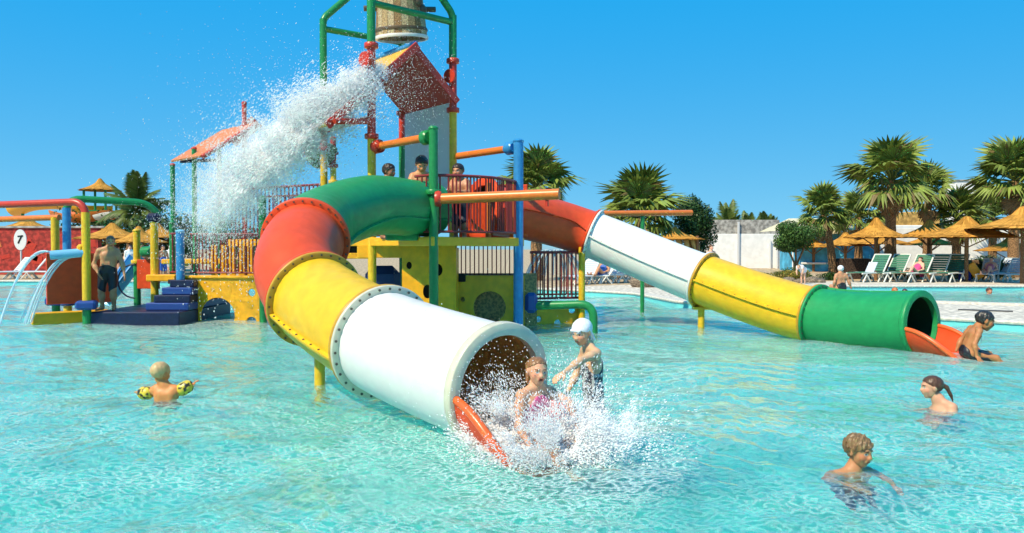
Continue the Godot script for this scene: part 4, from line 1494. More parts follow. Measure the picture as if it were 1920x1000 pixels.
func net(field: Callable, box: AABB, h: float, g: Geo, paint: Callable) -> void:
	# surface nets over the box, empty blocks skipped
	box = box.grow(h * 2.0)
	var n := Vector3i((box.size / h).ceil()) + Vector3i.ONE
	var val := PackedFloat32Array()
	val.resize(n.x * n.y * n.z)
	val.fill(1.0)
	var bs := 4
	var reach := h * bs * 0.87 + h
	for bz in range(0, n.z, bs):
		for by in range(0, n.y, bs):
			for bx in range(0, n.x, bs):
				var mid := box.position + (Vector3(bx, by, bz) + Vector3.ONE * bs * 0.5) * h
				var dm: float = field.call(mid)
				var far := absf(dm) > reach * 1.5
				for z in range(bz, mini(bz + bs, n.z)):
					for y in range(by, mini(by + bs, n.y)):
						for x in range(bx, mini(bx + bs, n.x)):
							val[x + n.x * (y + n.y * z)] = dm if far else field.call(box.position + Vector3(x, y, z) * h)
	var at := {}
	var sx := 1
	var sy := n.x
	var sz := n.x * n.y
	for z in n.z - 1:
		for y in n.y - 1:
			var row := sy * y + sz * z
			for x in n.x - 1:
				var o := row + x
				var v0 := val[o]
				var v1 := val[o + sx]
				var v2 := val[o + sy]
				var v3 := val[o + sx + sy]
				var v4 := val[o + sz]
				var v5 := val[o + sx + sz]
				var v6 := val[o + sy + sz]
				var v7 := val[o + sx + sy + sz]
				var neg := int(v0 < 0) + int(v1 < 0) + int(v2 < 0) + int(v3 < 0) + int(v4 < 0) + int(v5 < 0) + int(v6 < 0) + int(v7 < 0)
				if neg == 0 or neg == 8:
					continue
				var vs := [v0, v1, v2, v3, v4, v5, v6, v7]
				var sum := Vector3.ZERO
				var cnt := 0
				for e in [[0, 1], [2, 3], [4, 5], [6, 7], [0, 2], [1, 3], [4, 6], [5, 7], [0, 4], [1, 5], [2, 6], [3, 7]]:
					var p: float = vs[e[0]]
					var q: float = vs[e[1]]
					if (p < 0) != (q < 0):
						var t := p / (p - q)
						var c0 := Vector3(e[0] & 1, (e[0] >> 1) & 1, e[0] >> 2)
						var c1 := Vector3(e[1] & 1, (e[1] >> 1) & 1, e[1] >> 2)
						sum += c0.lerp(c1, t)
						cnt += 1
				var grad := Vector3(v1 - v0 + v3 - v2 + v5 - v4 + v7 - v6, v2 - v0 + v3 - v1 + v6 - v4 + v7 - v5, v4 - v0 + v5 - v1 + v6 - v2 + v7 - v3).normalized()
				var w := box.position + (Vector3(x, y, z) + sum / cnt) * h
				g.col = paint.call(w)
				at[o] = g.vert(w, grad)
	for o in at:
		var x: int = o % n.x
		var y: int = (o / n.x) % n.y
		var z: int = o / sz
		if y > 0 and z > 0 and (val[o] < 0) != (val[o + sx] < 0):
			var i: int = at[o - sy - sz]
			g.tri(i, at[o - sz], at[o])
			g.tri(i, at[o], at[o - sy])
		if x > 0 and z > 0 and (val[o] < 0) != (val[o + sy] < 0):
			var i: int = at[o - sx - sz]
			g.tri(i, at[o - sz], at[o])
			g.tri(i, at[o], at[o - sx])
		if x > 0 and y > 0 and (val[o] < 0) != (val[o + sz] < 0):
			var i: int = at[o - sx - sy]
			g.tri(i, at[o - sy], at[o])
			g.tri(i, at[o], at[o - sx])

func head_field(s: float, open_mouth: float) -> Flesh:
	# in the head's own axes: y up, z to the face, s the height from chin to crown
	var f := Flesh.new()
	f.k = 0.10 * s
	f.egg(Vector3(0, 0.12, -0.06) * s, Vector3(0.355, 0.375, 0.435) * s)
	f.egg(Vector3(0, -0.16, 0.09) * s, Vector3(0.27, 0.32, 0.29) * s)
	f.egg(Vector3(0, -0.40, 0.22) * s, Vector3(0.10, 0.085, 0.09) * s)
	f.bone(Vector3(0, 0.03, 0.385) * s, Vector3(0, -0.11, 0.425) * s, 0.028 * s, 0.05 * s)
	f.bone(Vector3(-0.045, -0.12, 0.41) * s, Vector3(0.045, -0.12, 0.41) * s, 0.04 * s, 0.04 * s)
	f.bone(Vector3(-0.16, 0.095, 0.335) * s, Vector3(0.16, 0.095, 0.335) * s, 0.045 * s, 0.045 * s)
	f.egg(Vector3(-0.17, -0.11, 0.22) * s, Vector3(0.11, 0.12, 0.12) * s)
	f.egg(Vector3(0.17, -0.11, 0.22) * s, Vector3(0.11, 0.12, 0.12) * s)
	f.bone(Vector3(-0.075, -0.245, 0.35) * s, Vector3(0.075, -0.245, 0.35) * s, 0.04 * s, 0.04 * s)
	f.egg(Vector3(-0.355, -0.02, -0.05) * s, Vector3(0.035, 0.12, 0.075) * s, Basis(Vector3.UP, -0.35))
	f.egg(Vector3(0.355, -0.02, -0.05) * s, Vector3(0.035, 0.12, 0.075) * s, Basis(Vector3.UP, 0.35))
	f.cut = [[Vector3(-0.145, 0.02, 0.41) * s, 0.065 * s], [Vector3(0.145, 0.02, 0.41) * s, 0.065 * s]]
	if open_mouth > 0.0:
		f.cut.append([Vector3(0, -0.265, 0.42) * s, 0.07 * s * open_mouth])
	return f

func hair_field(s: float, style: Dictionary) -> Callable:
	var f := Flesh.new()
	f.k = 0.06 * s
	var th: float = style.get("thick", 0.045)
	f.egg(Vector3(0, 0.135, -0.065) * s, Vector3(0.355 + th, 0.375 + th, 0.435 + th) * s)
	for b in style.get("locks", []):
		f.bone(b[0] * s, b[1] * s, b[2] * s, b[3] * s)
	var n := FastNoiseLite.new()
	n.seed = style.get("seed", 1)
	n.frequency = 3.2 / s
	var front: float = style.get("front", 0.27)
	var nape: float = style.get("nape", -0.27)
	var rough: float = style.get("rough", 0.03)
	var skull := Flesh.new()
	skull.k = 0.05 * s
	skull.egg(f.ec[0], f.er[0])
	var locks := Flesh.new()
	locks.k = 0.05 * s
	locks.a = f.a
	locks.b = f.b
	locks.ra = f.ra
	locks.rb = f.rb
	return func(p: Vector3) -> float:
		var d := skull.dist(p) + n.get_noise_3d(p.x * 2.2, p.y * 0.8, p.z * 2.2) * rough * s
		var line := (nape + (p.z / s + 0.40) / 0.75 * (front - nape)) * s
		if p.z < -0.05 * s:
			line = minf(line, nape * s)
		d = maxf(d, (line - p.y) * 0.8 + n.get_noise_3d(p.x * 3.0, 0.0, p.z * 3.0) * 0.05 * s)
		if locks.a.size():
			d = minf(d, locks.dist(p) + n.get_noise_3d(p.x * 3, p.y, p.z * 3) * rough * 0.6 * s)
		return d

func hand_bones(f: Flesh, wrist: Vector3, dir: Vector3, palm: Vector3, s: float, right: bool, curl: float) -> void:
	# s the hand's length; palm the way the palm faces; the thumb leaves the side of the palm
	var z := dir.normalized()
	var y := (-palm - z * (-palm).dot(z)).normalized()
	var x := y.cross(z) * (1.0 if right else -1.0)
	f.bone(wrist, wrist + z * 0.18 * s, 0.13 * s, 0.14 * s)
	for i in 4:
		var u := (i - 1.5) * 0.105 * s
		var root := wrist + z * 0.20 * s + x * u * 0.6
		var kn := wrist + z * (0.50 - 0.02 * absf(i - 1.3)) * s + x * u
		f.bone(root, kn, 0.075 * s, 0.058 * s)
		var l: float = [0.42, 0.48, 0.45, 0.35][i] * s
		var d := z
		var p := kn
		for j in 3:
			var c := curl * (0.35 + 0.35 * j)
			d = (z * cos(c) - y * sin(c)).normalized()
			var q: Vector3 = p + d * l * [0.45, 0.31, 0.24][j]
			f.bone(p, q, (0.05 - 0.004 * j) * s, (0.047 - 0.006 * j) * s)
			p = q
	var t0 := wrist + z * 0.10 * s - x * 0.10 * s
	var t1 := t0 + (z * 0.7 - x * 0.65 - y * 0.2).normalized() * 0.24 * s
	var t2 := t1 + (z * 0.95 - x * 0.2 - y * 0.35).normalized() * 0.22 * s
	f.bone(t0, t1, 0.075 * s, 0.058 * s)
	f.bone(t1, t2, 0.056 * s, 0.045 * s)

# joints: pelvis, chest, neck, shoulder/elbow/wrist/hip/knee/ankle _l and _r, in metres; x: the person's left-right line, from joints
func person(label: String, at: Vector3, turn: float, j: Dictionary, o: Dictionary) -> Node3D:
	var t := thing("person", label, "person", at, turn, o.get("group", ""))
	var r: float = o.get("girth", 1.0)
	var skin: Color = o.get("skin", Color(0.50, 0.24, 0.13))
	var f := Flesh.new()
	f.k = 0.045 * r
	var sl: Vector3 = j.shoulder_l
	var sr: Vector3 = j.shoulder_r
	var ch: Vector3 = j.chest
	var pe: Vector3 = j.pelvis
	var nk: Vector3 = j.neck
	var across := (sr - sl).normalized()
	var belly := ch.lerp(pe, 0.55)
	for s in [-1.0, 1.0]:
		f.bone(ch + across * 0.065 * r * s, belly + across * 0.05 * r * s, 0.092 * r, 0.078 * r)
		f.bone(belly + across * 0.045 * r * s, pe + across * 0.055 * r * s, 0.080 * r, 0.090 * r)
	f.bone(nk, sl.lerp(nk, 0.12), 0.042 * r, 0.046 * r)
	f.bone(nk, sr.lerp(nk, 0.12), 0.042 * r, 0.046 * r)
	f.bone(ch, nk, 0.085 * r, 0.046 * r)
	var hd: Vector3 = j.head
	var hb: Basis = o.get("look", Basis())
	var hs: float = o.get("head", 0.22)
	f.bone(nk, hd - hb.y * 0.25 * hs - hb.z * 0.08 * hs, 0.042 * r, 0.045 * r)
	var arms := Flesh.new()
	for s in ["_l", "_r"]:
		if j.has("elbow" + s):
			var sh: Vector3 = j["shoulder" + s]
			var el: Vector3 = j["elbow" + s]
			f.bone(sh, sh.lerp(el, 0.35), 0.046 * r, 0.042 * r)
			f.bone(sh.lerp(el, 0.35), el, 0.042 * r, 0.033 * r)
			if j.has("wrist" + s):
				var wr: Vector3 = j["wrist" + s]
				f.bone(el, el.lerp(wr, 0.3), 0.034 * r, 0.035 * r)
				f.bone(el.lerp(wr, 0.3), wr, 0.035 * r, 0.024 * r)
				if j.has("palm" + s):
					var hf := Flesh.new()
					hf.k = 0.010 * r
					var way: Vector3 = j.get("point" + s, (wr - el).normalized())
					hand_bones(hf, wr, way, j["palm" + s], o.get("hand", hs * 0.72), s == "_r", o.get("curl", 0.5))
					arms.set_meta(s, hf)
		if j.has("knee" + s):
			var hp: Vector3 = j["hip" + s]
			var kn: Vector3 = j["knee" + s]
			f.bone(hp, kn, 0.082 * r, 0.054 * r)
			if j.has("ankle" + s):
				var an: Vector3 = j["ankle" + s]
				f.bone(kn, kn.lerp(an, 0.35), 0.052 * r, 0.055 * r)
				f.bone(kn.lerp(an, 0.35), an, 0.055 * r, 0.032 * r)
				if j.has("toe" + s):
					f.bone(an + Vector3(0, -0.02, 0), j["toe" + s], 0.034 * r, 0.026 * r)
	var g := Geo.new()
	g.colored = true
	var tone := FastNoiseLite.new()
	tone.seed = 3
	tone.frequency = 6.0
	var body_paint := func(p: Vector3) -> Color:
		var v := 1.0 + 0.12 * tone.get_noise_3d(p.x, p.y, p.z)
		return Color(skin.r * v, skin.g * v, skin.b * v)
	var cell: float = o.get("cell", 0.014)
	net(f.dist, f.bounds(), cell, g, body_paint)
	for s in ["_l", "_r"]:
		if arms.has_meta(s):
			var hf: Flesh = arms.get_meta(s)
			net(hf.dist, hf.bounds(), maxf(o.get("hand_cell", 0.0045), 0.003), g, body_paint)
	# the head, in its own grid
	var hx := Transform3D(hb, hd)
	var hfld := head_field(hs, o.get("mouth", 0.0))
	var hg := Geo.new()
	hg.colored = true
	var mouth: float = o.get("mouth", 0.0)
	var brow: Color = o.get("hair_color", Color(0.08, 0.04, 0.02)) * 0.8
	var head_paint := func(p: Vector3) -> Color:
		var q := p / hs
		var v := 1.0 + 0.1 * tone.get_noise_3d(p.x * 2, p.y * 2, p.z * 2)
		var c := Color(skin.r * v, skin.g * v, skin.b * v)
		if q.z > 0.2:
			var ex := absf(q.x) - 0.145
			var ey := q.y - 0.015
			if ex * ex / 0.0045 + ey * ey / 0.0016 < 1.0:
				c = Color(0.62, 0.60, 0.56) if ex * ex + ey * ey > 0.0011 else Color(0.03, 0.02, 0.015)
			elif absf(q.y - 0.115) < 0.022 and absf(ex) < 0.08:
				c = brow
			elif absf(q.x) < 0.105 and absf(q.y + 0.25) < 0.036 + 0.03 * mouth:
				c = Color(skin.r * 0.95, skin.g * 0.5, skin.b * 0.5)
				if mouth > 0.0 and absf(q.x) < 0.06 and absf(q.y + 0.262) < 0.032 * mouth:
					c = Color(0.10, 0.015, 0.015)
			elif absf(q.x) > 0.09 and q.y < 0.0 and q.y > -0.2:
				c = Color(skin.r * 1.05, skin.g * 0.86, skin.b * 0.86)
		return c
	net(hfld.dist, hfld.bounds(), o.get("head_cell", 0.006), hg, head_paint)
	var off := g.v.size()
	for i in hg.v.size():
		g.col = hg.c[i]
		g.vert(hx * hg.v[i], hb * hg.n[i])
	for i in hg.ix:
		g.ix.append(i + off)
	part("body", g.done(), M.skin_base, t)
	if o.has("hair"):
		var st: Dictionary = o.hair
		var fld := hair_field(hs, st)
		var g2 := Geo.new()
		g2.colored = true
		var hc: Color = o.get("hair_color", Color(0.08, 0.04, 0.02))
		var tips: Color = o.get("hair_tips", hc * 1.6)
		var hn := FastNoiseLite.new()
		hn.seed = 8
		hn.frequency = 5.0 / hs
		var bx := AABB(Vector3(-0.46, -0.45, -0.60) * hs, Vector3(0.92, 1.05, 1.10) * hs)
		for l in st.get("locks", []):
			for e in [0, 1]:
				bx = bx.merge(AABB(l[e] * hs - Vector3.ONE * 0.16 * hs, Vector3.ONE * 0.32 * hs))
		net(fld, bx, o.get("hair_cell", o.get("head_cell", 0.006)), g2, func(p: Vector3) -> Color: return hc.lerp(tips, clampf(0.5 + 0.8 * hn.get_noise_3d(p.x * 2.5, p.y * 0.7, p.z * 2.5), 0, 1)))
		part(o.get("hair_name", "hair"), g2.done(), M.painted, t, hx)
	for w in o.get("clothes", []):
		# [name, colour(s), list of bones that bound it, puff]
		var reg := Flesh.new()
		reg.k = 0.01
		for q in w[2]:
			reg.bone(q[0], q[1], q[2], q[3])
		var g3 := Geo.new()
		g3.colored = true
		var puff: float = w[3]
		var cols: Array = w[1]
		var cn := FastNoiseLite.new()
		cn.seed = 14
		cn.frequency = 14.0
		net(func(p: Vector3) -> float: return maxf(f.dist(p) - puff, reg.dist(p)), reg.bounds(), cell * 0.8, g3, func(p: Vector3) -> Color: return cols[0] if cols.size() == 1 or cn.get_noise_3d(p.x, p.y, p.z) < 0.05 else cols[1])
		part(w[0], g3.done(), M.painted, t)
	return t

func look(yaw: float, pitch := 0.0, roll := 0.0) -> Basis:
	# turned by yaw (0 looks to +z, the camera), pitch > 0 looks down
	return Basis(Vector3.UP, yaw) * Basis(Vector3.RIGHT, pitch) * Basis(Vector3.BACK, roll)

func build_people() -> void:
	var _tan_skin := Color(0.52, 0.25, 0.13)
	var fair := Color(0.62, 0.36, 0.24)
	var short_hair := {"thick": 0.05, "front": 0.24, "nape": -0.26, "rough": 0.05, "seed": 2}
	# boy wading in front at the right, looking to the right
	var w := P(1598, 895, 6.05)
	person("boy with short brown hair wading chest deep at the lower right, looking right", Vector3(w.x, -0.035, -6.02), 0.0, {
		"pelvis": Vector3(-0.03, -0.36, -0.06), "chest": Vector3(-0.015, -0.07, -0.02), "neck": Vector3(0.0, 0.06, 0.0), "head": Vector3(0.025, 0.205, 0.03),
		"shoulder_l": Vector3(0.15, 0.0, -0.085), "shoulder_r": Vector3(-0.155, 0.005, 0.03),
		"elbow_l": Vector3(0.23, -0.10, 0.02), "wrist_l": Vector3(0.22, -0.15, 0.17), "palm_l": Vector3(0, -1, 0),
		"elbow_r": Vector3(-0.25, -0.09, 0.10), "wrist_r": Vector3(-0.12, -0.13, 0.24), "palm_r": Vector3(0, -1, 0),
		"hip_l": Vector3(0.05, -0.38, -0.1), "hip_r": Vector3(-0.1, -0.38, -0.05), "knee_l": Vector3(0.1, -0.62, 0.05), "knee_r": Vector3(-0.08, -0.64, 0.12)},
		{"girth": 0.95, "skin": Color(0.52, 0.24, 0.11), "head": 0.225, "look": look(0.6, 0.14, 0.0), "hair": {"thick": 0.055, "front": 0.20, "nape": -0.25, "rough": 0.085, "seed": 5}, "hair_color": Color(0.10, 0.055, 0.02), "hair_tips": Color(0.32, 0.19, 0.08), "head_cell": 0.0048, "cell": 0.011,
		"clothes": [["swim_trunks", [Color(0.03, 0.04, 0.10)], [[Vector3(-0.02, -0.36, -0.06), Vector3(-0.02, -0.55, 0.0), 0.17, 0.19]], 0.006]]})
	# toddler with arm bands, seen from behind
	w = P(308, 757, 8.75)
	var baby := person("toddler with thin blond hair seen from behind, wearing two yellow and black armbands", Vector3(w.x, 0.03, -8.75), 0.0, {
		"pelvis": Vector3(0.02, -0.24, 0.02), "chest": Vector3(0.02, 0.06, 0.0), "neck": Vector3(0.0, 0.165, -0.01), "head": Vector3(-0.045, 0.29, -0.015),
		"shoulder_l": Vector3(-0.095, 0.12, -0.01), "shoulder_r": Vector3(0.115, 0.115, -0.01),
		"elbow_l": Vector3(-0.19, 0.06, -0.03), "wrist_l": Vector3(-0.28, 0.07, -0.06), "palm_l": Vector3(0, -1, 0),
		"elbow_r": Vector3(0.20, 0.08, -0.02), "wrist_r": Vector3(0.275, 0.15, -0.05), "palm_r": Vector3(0, -1, 0),
		"hip_l": Vector3(-0.04, -0.27, 0), "hip_r": Vector3(0.08, -0.27, 0), "knee_l": Vector3(-0.06, -0.42, -0.1), "knee_r": Vector3(0.1, -0.42, -0.1)},
		{"girth": 0.86, "skin": Color(0.68, 0.27, 0.09), "head": 0.245, "look": look(2.75, 0.15, 0.05), "hair": {"thick": 0.022, "front": 0.22, "nape": -0.2, "rough": 0.02, "seed": 9}, "hair_color": Color(0.52, 0.33, 0.14), "hair_tips": Color(0.68, 0.46, 0.22), "head_cell": 0.0055, "cell": 0.011, "hand": 0.1,
		"clothes": [["swim_trunks", [Color(0.015, 0.015, 0.02)], [[Vector3(0.02, -0.17, 0.0), Vector3(0.02, -0.35, 0.0), 0.15, 0.16]], 0.006]]})
	for q in [[Vector3(-0.165, 0.075, -0.02), Vector3(-0.275, 0.065, -0.05)], [Vector3(0.165, 0.10, -0.015), Vector3(0.265, 0.155, -0.045)]]:
		var f := Flesh.new()
		f.k = 0.02
		var ax: Vector3 = (q[1] - q[0]).normalized()
		f.bone(q[0] + ax * 0.035, q[1] - ax * 0.035, 0.072, 0.072)
		var hole := Flesh.new()
		hole.bone(q[0] - ax * 0.2, q[1] + ax * 0.2, 0.035, 0.035)
		var fl := Flesh.new()
		fl.k = 0.02
		for k in 12:
			pass
		var g := Geo.new()
		g.colored = true
		var cn := FastNoiseLite.new()
		cn.seed = 31
		cn.frequency = 16.0
		net(func(p: Vector3) -> float: return maxf(f.dist(p), -hole.dist(p)), f.bounds(), 0.006, g, func(p: Vector3) -> Color: return Color(0.75, 0.55, 0.05) if cn.get_noise_3d(p.x, p.y, p.z) < 0.12 else Color(0.02, 0.02, 0.015))
		part("armband", g.done(), M.painted, baby)
	# woman with a pony tail, seen half from behind, looking left
	w = P(1758, 770, 8.35)
	person("woman with a long dark ponytail in the water, looking away to the left", Vector3(w.x, 0, -8.35), 0.0, {
		"pelvis": Vector3(0.03, -0.36, 0.0), "chest": Vector3(0.03, -0.04, 0.0), "neck": Vector3(0.0, 0.12, 0.0), "head": Vector3(-0.055, 0.235, -0.02),
		"shoulder_l": Vector3(0.10, 0.045, -0.12), "shoulder_r": Vector3(0.09, 0.045, 0.13),
		"elbow_l": Vector3(0.02, -0.15, -0.16), "wrist_l": Vector3(-0.16, -0.14, -0.12), "elbow_r": Vector3(0.04, -0.16, 0.2), "wrist_r": Vector3(-0.15, -0.14, 0.14),
		"hip_l": Vector3(0.03, -0.4, -0.08), "hip_r": Vector3(0.03, -0.4, 0.08), "knee_l": Vector3(-0.1, -0.7, -0.08), "knee_r": Vector3(-0.1, -0.7, 0.08)},
		{"girth": 0.98, "skin": Color(0.65, 0.34, 0.21), "head": 0.232, "look": look(-1.75, 0.05, 0.0), "hair": {"thick": 0.03, "front": 0.30, "nape": -0.22, "rough": 0.025, "seed": 6, "locks": [[Vector3(0, 0.12, -0.42), Vector3(0, -0.02, -0.64), 0.11, 0.10], [Vector3(0, -0.02, -0.64), Vector3(0.0, -0.36, -0.80), 0.09, 0.075], [Vector3(0, -0.36, -0.80), Vector3(0.0, -0.66, -0.88), 0.07, 0.03]]}, "hair_color": Color(0.055, 0.025, 0.012), "hair_tips": Color(0.13, 0.06, 0.03), "head_cell": 0.006, "cell": 0.013,
		"clothes": [["swimsuit", [Color(0.55, 0.20, 0.25)], [[Vector3(0.03, -0.1, 0.0), Vector3(0.03, -0.5, 0.0), 0.13, 0.18]], 0.005]]})
	# boy pushing himself off the end of the far slide
	w = P(1820, 664, 12.3)
	person("boy with black hair and goggles sitting on the red outlet of the right slide", Vector3(w.x, 0.0, -12.35), 0.0, {
		"pelvis": Vector3(-0.03, 0.10, 0.0), "chest": Vector3(0.07, 0.36, 0.02), "neck": Vector3(0.13, 0.50, 0.03), "head": Vector3(0.225, 0.575, 0.045),
		"shoulder_l": Vector3(0.11, 0.44, -0.15), "shoulder_r": Vector3(0.055, 0.43, 0.19),
		"elbow_l": Vector3(0.0, 0.24, -0.22), "wrist_l": Vector3(-0.08, 0.08, -0.2), "elbow_r": Vector3(-0.06, 0.24, 0.26), "wrist_r": Vector3(-0.04, 0.05, 0.30), "palm_r": Vector3(0, -1, 0), "point_r": Vector3(0.4, -0.6, 0.5),
		"hip_l": Vector3(0.0, 0.07, -0.08), "hip_r": Vector3(0.0, 0.07, 0.09), "knee_l": Vector3(0.36, 0.04, -0.09), "knee_r": Vector3(0.33, 0.01, 0.16), "ankle_l": Vector3(0.62, -0.22, -0.06), "ankle_r": Vector3(0.56, -0.28, 0.2)},
		{"girth": 0.92, "skin": Color(0.48, 0.20, 0.08), "head": 0.29, "look": look(1.35, 0.28, 0.0), "hair": {"thick": 0.035, "front": 0.24, "nape": -0.2, "rough": 0.045, "seed": 3}, "hair_color": Color(0.012, 0.010, 0.010), "hair_tips": Color(0.05, 0.045, 0.04), "head_cell": 0.008, "cell": 0.014, "hand_cell": 0.006, "curl": 0.9,
		"clothes": [["swim_trunks", [Color(0.02, 0.02, 0.03)], [[Vector3(-0.04, 0.06, 0.0), Vector3(0.2, 0.02, 0.03), 0.15, 0.16]], 0.008]]})
	# girl leaving the near tube
	w = P(1002, 745, 6.55)
	person("laughing girl in a pink swimsuit sliding out of the near tube into the splash", Vector3(w.x, -0.07, -6.55), 0.0, {
		"pelvis": Vector3(-0.02, 0.20, -0.08), "chest": Vector3(0.01, 0.50, -0.05), "neck": Vector3(0.02, 0.645, -0.02), "head": Vector3(0.02, 0.755, 0.0),
		"shoulder_l": Vector3(0.135, 0.565, -0.13), "shoulder_r": Vector3(-0.115, 0.56, 0.055),
		"elbow_l": Vector3(0.29, 0.50, -0.02), "wrist_l": Vector3(0.34, 0.36, 0.12), "palm_l": Vector3(0, -1, 0), "elbow_r": Vector3(-0.13, 0.34, 0.15), "wrist_r": Vector3(-0.02, 0.17, 0.26), "palm_r": Vector3(0, -1, 0),
		"hip_l": Vector3(0.06, 0.16, -0.12), "hip_r": Vector3(-0.07, 0.16, -0.02), "knee_l": Vector3(0.34, 0.17, 0.1), "knee_r": Vector3(0.14, 0.18, 0.24), "ankle_l": Vector3(0.56, -0.12, 0.33), "ankle_r": Vector3(0.3, -0.1, 0.5), "toe_l": Vector3(0.64, -0.07, 0.40), "toe_r": Vector3(0.36, -0.04, 0.58)},
		{"girth": 0.88, "skin": Color(0.68, 0.35, 0.21), "head": 0.225, "look": look(0.42, 0.02, -0.05), "mouth": 1.0, "hair": {"thick": 0.025, "front": 0.37, "nape": -0.2, "rough": 0.03, "seed": 12, "locks": [[Vector3(-0.16, -0.02, -0.38), Vector3(-0.22, -0.45, -0.30), 0.12, 0.05]]}, "hair_color": Color(0.20, 0.09, 0.035), "hair_tips": Color(0.34, 0.17, 0.07), "head_cell": 0.0048, "cell": 0.011,
		"clothes": [["swimsuit", [Color(0.75, 0.12, 0.28), Color(0.8, 0.30, 0.42)], [[Vector3(0.01, 0.46, -0.05), Vector3(-0.02, 0.18, -0.08), 0.125, 0.17]], 0.006]]})
	# girl in a white sun cap reaching for her
	w = P(1105, 700, 7.55)
	person("girl in a white sun cap with neck flap standing in the water, arm stretched out", Vector3(w.x, 0.06, -7.55), 0.0, {
		"pelvis": Vector3(0.05, 0.10, -0.02), "chest": Vector3(0.02, 0.55, 0.0), "neck": Vector3(-0.01, 0.72, 0.0), "head": Vector3(-0.075, 0.845, 0.03),
		"shoulder_l": Vector3(0.055, 0.655, 0.13), "shoulder_r": Vector3(-0.03, 0.645, -0.14),
		"elbow_l": Vector3(-0.12, 0.61, 0.32), "wrist_l": Vector3(-0.27, 0.53, 0.47), "palm_l": Vector3(-0.2, -1, 0), "elbow_r": Vector3(-0.1, 0.42, -0.2), "wrist_r": Vector3(-0.2, 0.25, -0.1), "palm_r": Vector3(1, -0.2, 0),
		"hip_l": Vector3(0.06, 0.05, 0.08), "hip_r": Vector3(0.03, 0.05, -0.08), "knee_l": Vector3(0.06, -0.35, 0.08), "knee_r": Vector3(0.02, -0.35, -0.08), "ankle_l": Vector3(0.1, -0.75, 0.08), "ankle_r": Vector3(0.06, -0.75, -0.08)},
		{"girth": 0.9, "skin": Color(0.68, 0.41, 0.24), "head": 0.235, "look": look(-0.75, 0.30, 0.0), "hair_name": "sun_cap", "hair": {"thick": 0.04, "front": 0.20, "nape": -0.22, "rough": 0.012, "seed": 4, "locks": [[Vector3(0.28, -0.05, -0.2), Vector3(0.3, -0.42, -0.32), 0.08, 0.06], [Vector3(-0.28, -0.05, -0.2), Vector3(-0.3, -0.42, -0.32), 0.08, 0.06], [Vector3(0.0, -0.1, -0.42), Vector3(0.0, -0.52, -0.46), 0.14, 0.1], [Vector3(-0.2, 0.2, 0.36), Vector3(0.2, 0.2, 0.36), 0.06, 0.06]]}, "hair_color": Color(0.78, 0.80, 0.84), "hair_tips": Color(0.86, 0.86, 0.86), "head_cell": 0.0055, "cell": 0.012, "hand_cell": 0.004,
		"clothes": [["swimsuit", [Color(0.05, 0.05, 0.07), Color(0.5, 0.5, 0.5)], [[Vector3(0.03, 0.5, -0.02), Vector3(0.05, 0.1, -0.02), 0.14, 0.2]], 0.006]]})
	# man standing on the low platform
	w = P(195, 0, 18.1)
	person("bare chested man in black trunks standing on the dark platform", Vector3(w.x, 0.28, -18.1), 0.15, {
		"pelvis": Vector3(0, 0.80, -0.02), "chest": Vector3(0.04, 1.14, 0.02), "neck": Vector3(0.07, 1.32, 0.05), "head": Vector3(0.10, 1.43, 0.10),
		"shoulder_l": Vector3(0.20, 1.22, 0.0), "shoulder_r": Vector3(-0.15, 1.24, 0.05),
		"elbow_l": Vector3(0.30, 0.98, 0.02), "wrist_l": Vector3(0.36, 0.76, 0.10), "palm_l": Vector3(-1, 0, 0), "elbow_r": Vector3(-0.25, 0.96, 0.04), "wrist_r": Vector3(-0.12, 0.76, 0.14), "palm_r": Vector3(1, 0, 0),
		"hip_l": Vector3(0.09, 0.76, -0.02), "hip_r": Vector3(-0.09, 0.76, -0.02), "knee_l": Vector3(0.12, 0.42, 0.05), "knee_r": Vector3(-0.11, 0.42, 0.04), "ankle_l": Vector3(0.11, 0.07, -0.04), "ankle_r": Vector3(-0.11, 0.07, 0.0), "toe_l": Vector3(0.14, 0.03, 0.13), "toe_r": Vector3(-0.17, 0.03, 0.17)},
		{"girth": 1.12, "skin": Color(0.52, 0.27, 0.14), "head": 0.23, "look": look(0.35, 0.25, 0.0), "hair": {"thick": 0.02, "front": 0.34, "nape": -0.1, "rough": 0.02}, "hair_color": Color(0.16, 0.08, 0.04), "head_cell": 0.009, "cell": 0.016, "hand_cell": 0.008,
		"clothes": [["swim_trunks", [Color(0.015, 0.014, 0.018)], [[Vector3(0, 0.82, -0.02), Vector3(0, 0.60, 0.03), 0.18, 0.22]], 0.014]]}).scale = Vector3.ONE * 1.09
	# three on the deck of the tower
	var up := {"pelvis": Vector3(0, 0.62, 0), "chest": Vector3(0, 0.92, 0.03), "neck": Vector3(0.0, 1.06, 0.05), "head": Vector3(0.0, 1.17, 0.09),
		"shoulder_l": Vector3(0.14, 0.99, 0.02), "shoulder_r": Vector3(-0.14, 0.99, 0.02), "elbow_l": Vector3(0.2, 0.8, 0.1), "wrist_l": Vector3(0.1, 0.82, 0.3), "elbow_r": Vector3(-0.2, 0.8, 0.1), "wrist_r": Vector3(-0.1, 0.82, 0.3),
		"hip_l": Vector3(0.07, 0.6, 0), "hip_r": Vector3(-0.07, 0.6, 0), "knee_l": Vector3(0.08, 0.32, 0.05), "knee_r": Vector3(-0.08, 0.32, 0.05), "ankle_l": Vector3(0.08, 0.06, 0), "ankle_r": Vector3(-0.08, 0.06, 0), "toe_l": Vector3(0.1, 0.025, 0.12), "toe_r": Vector3(-0.1, 0.025, 0.12)}
	var trunk := [[Vector3(0, 0.64, 0), Vector3(0, 0.42, 0.02), 0.17, 0.19]]
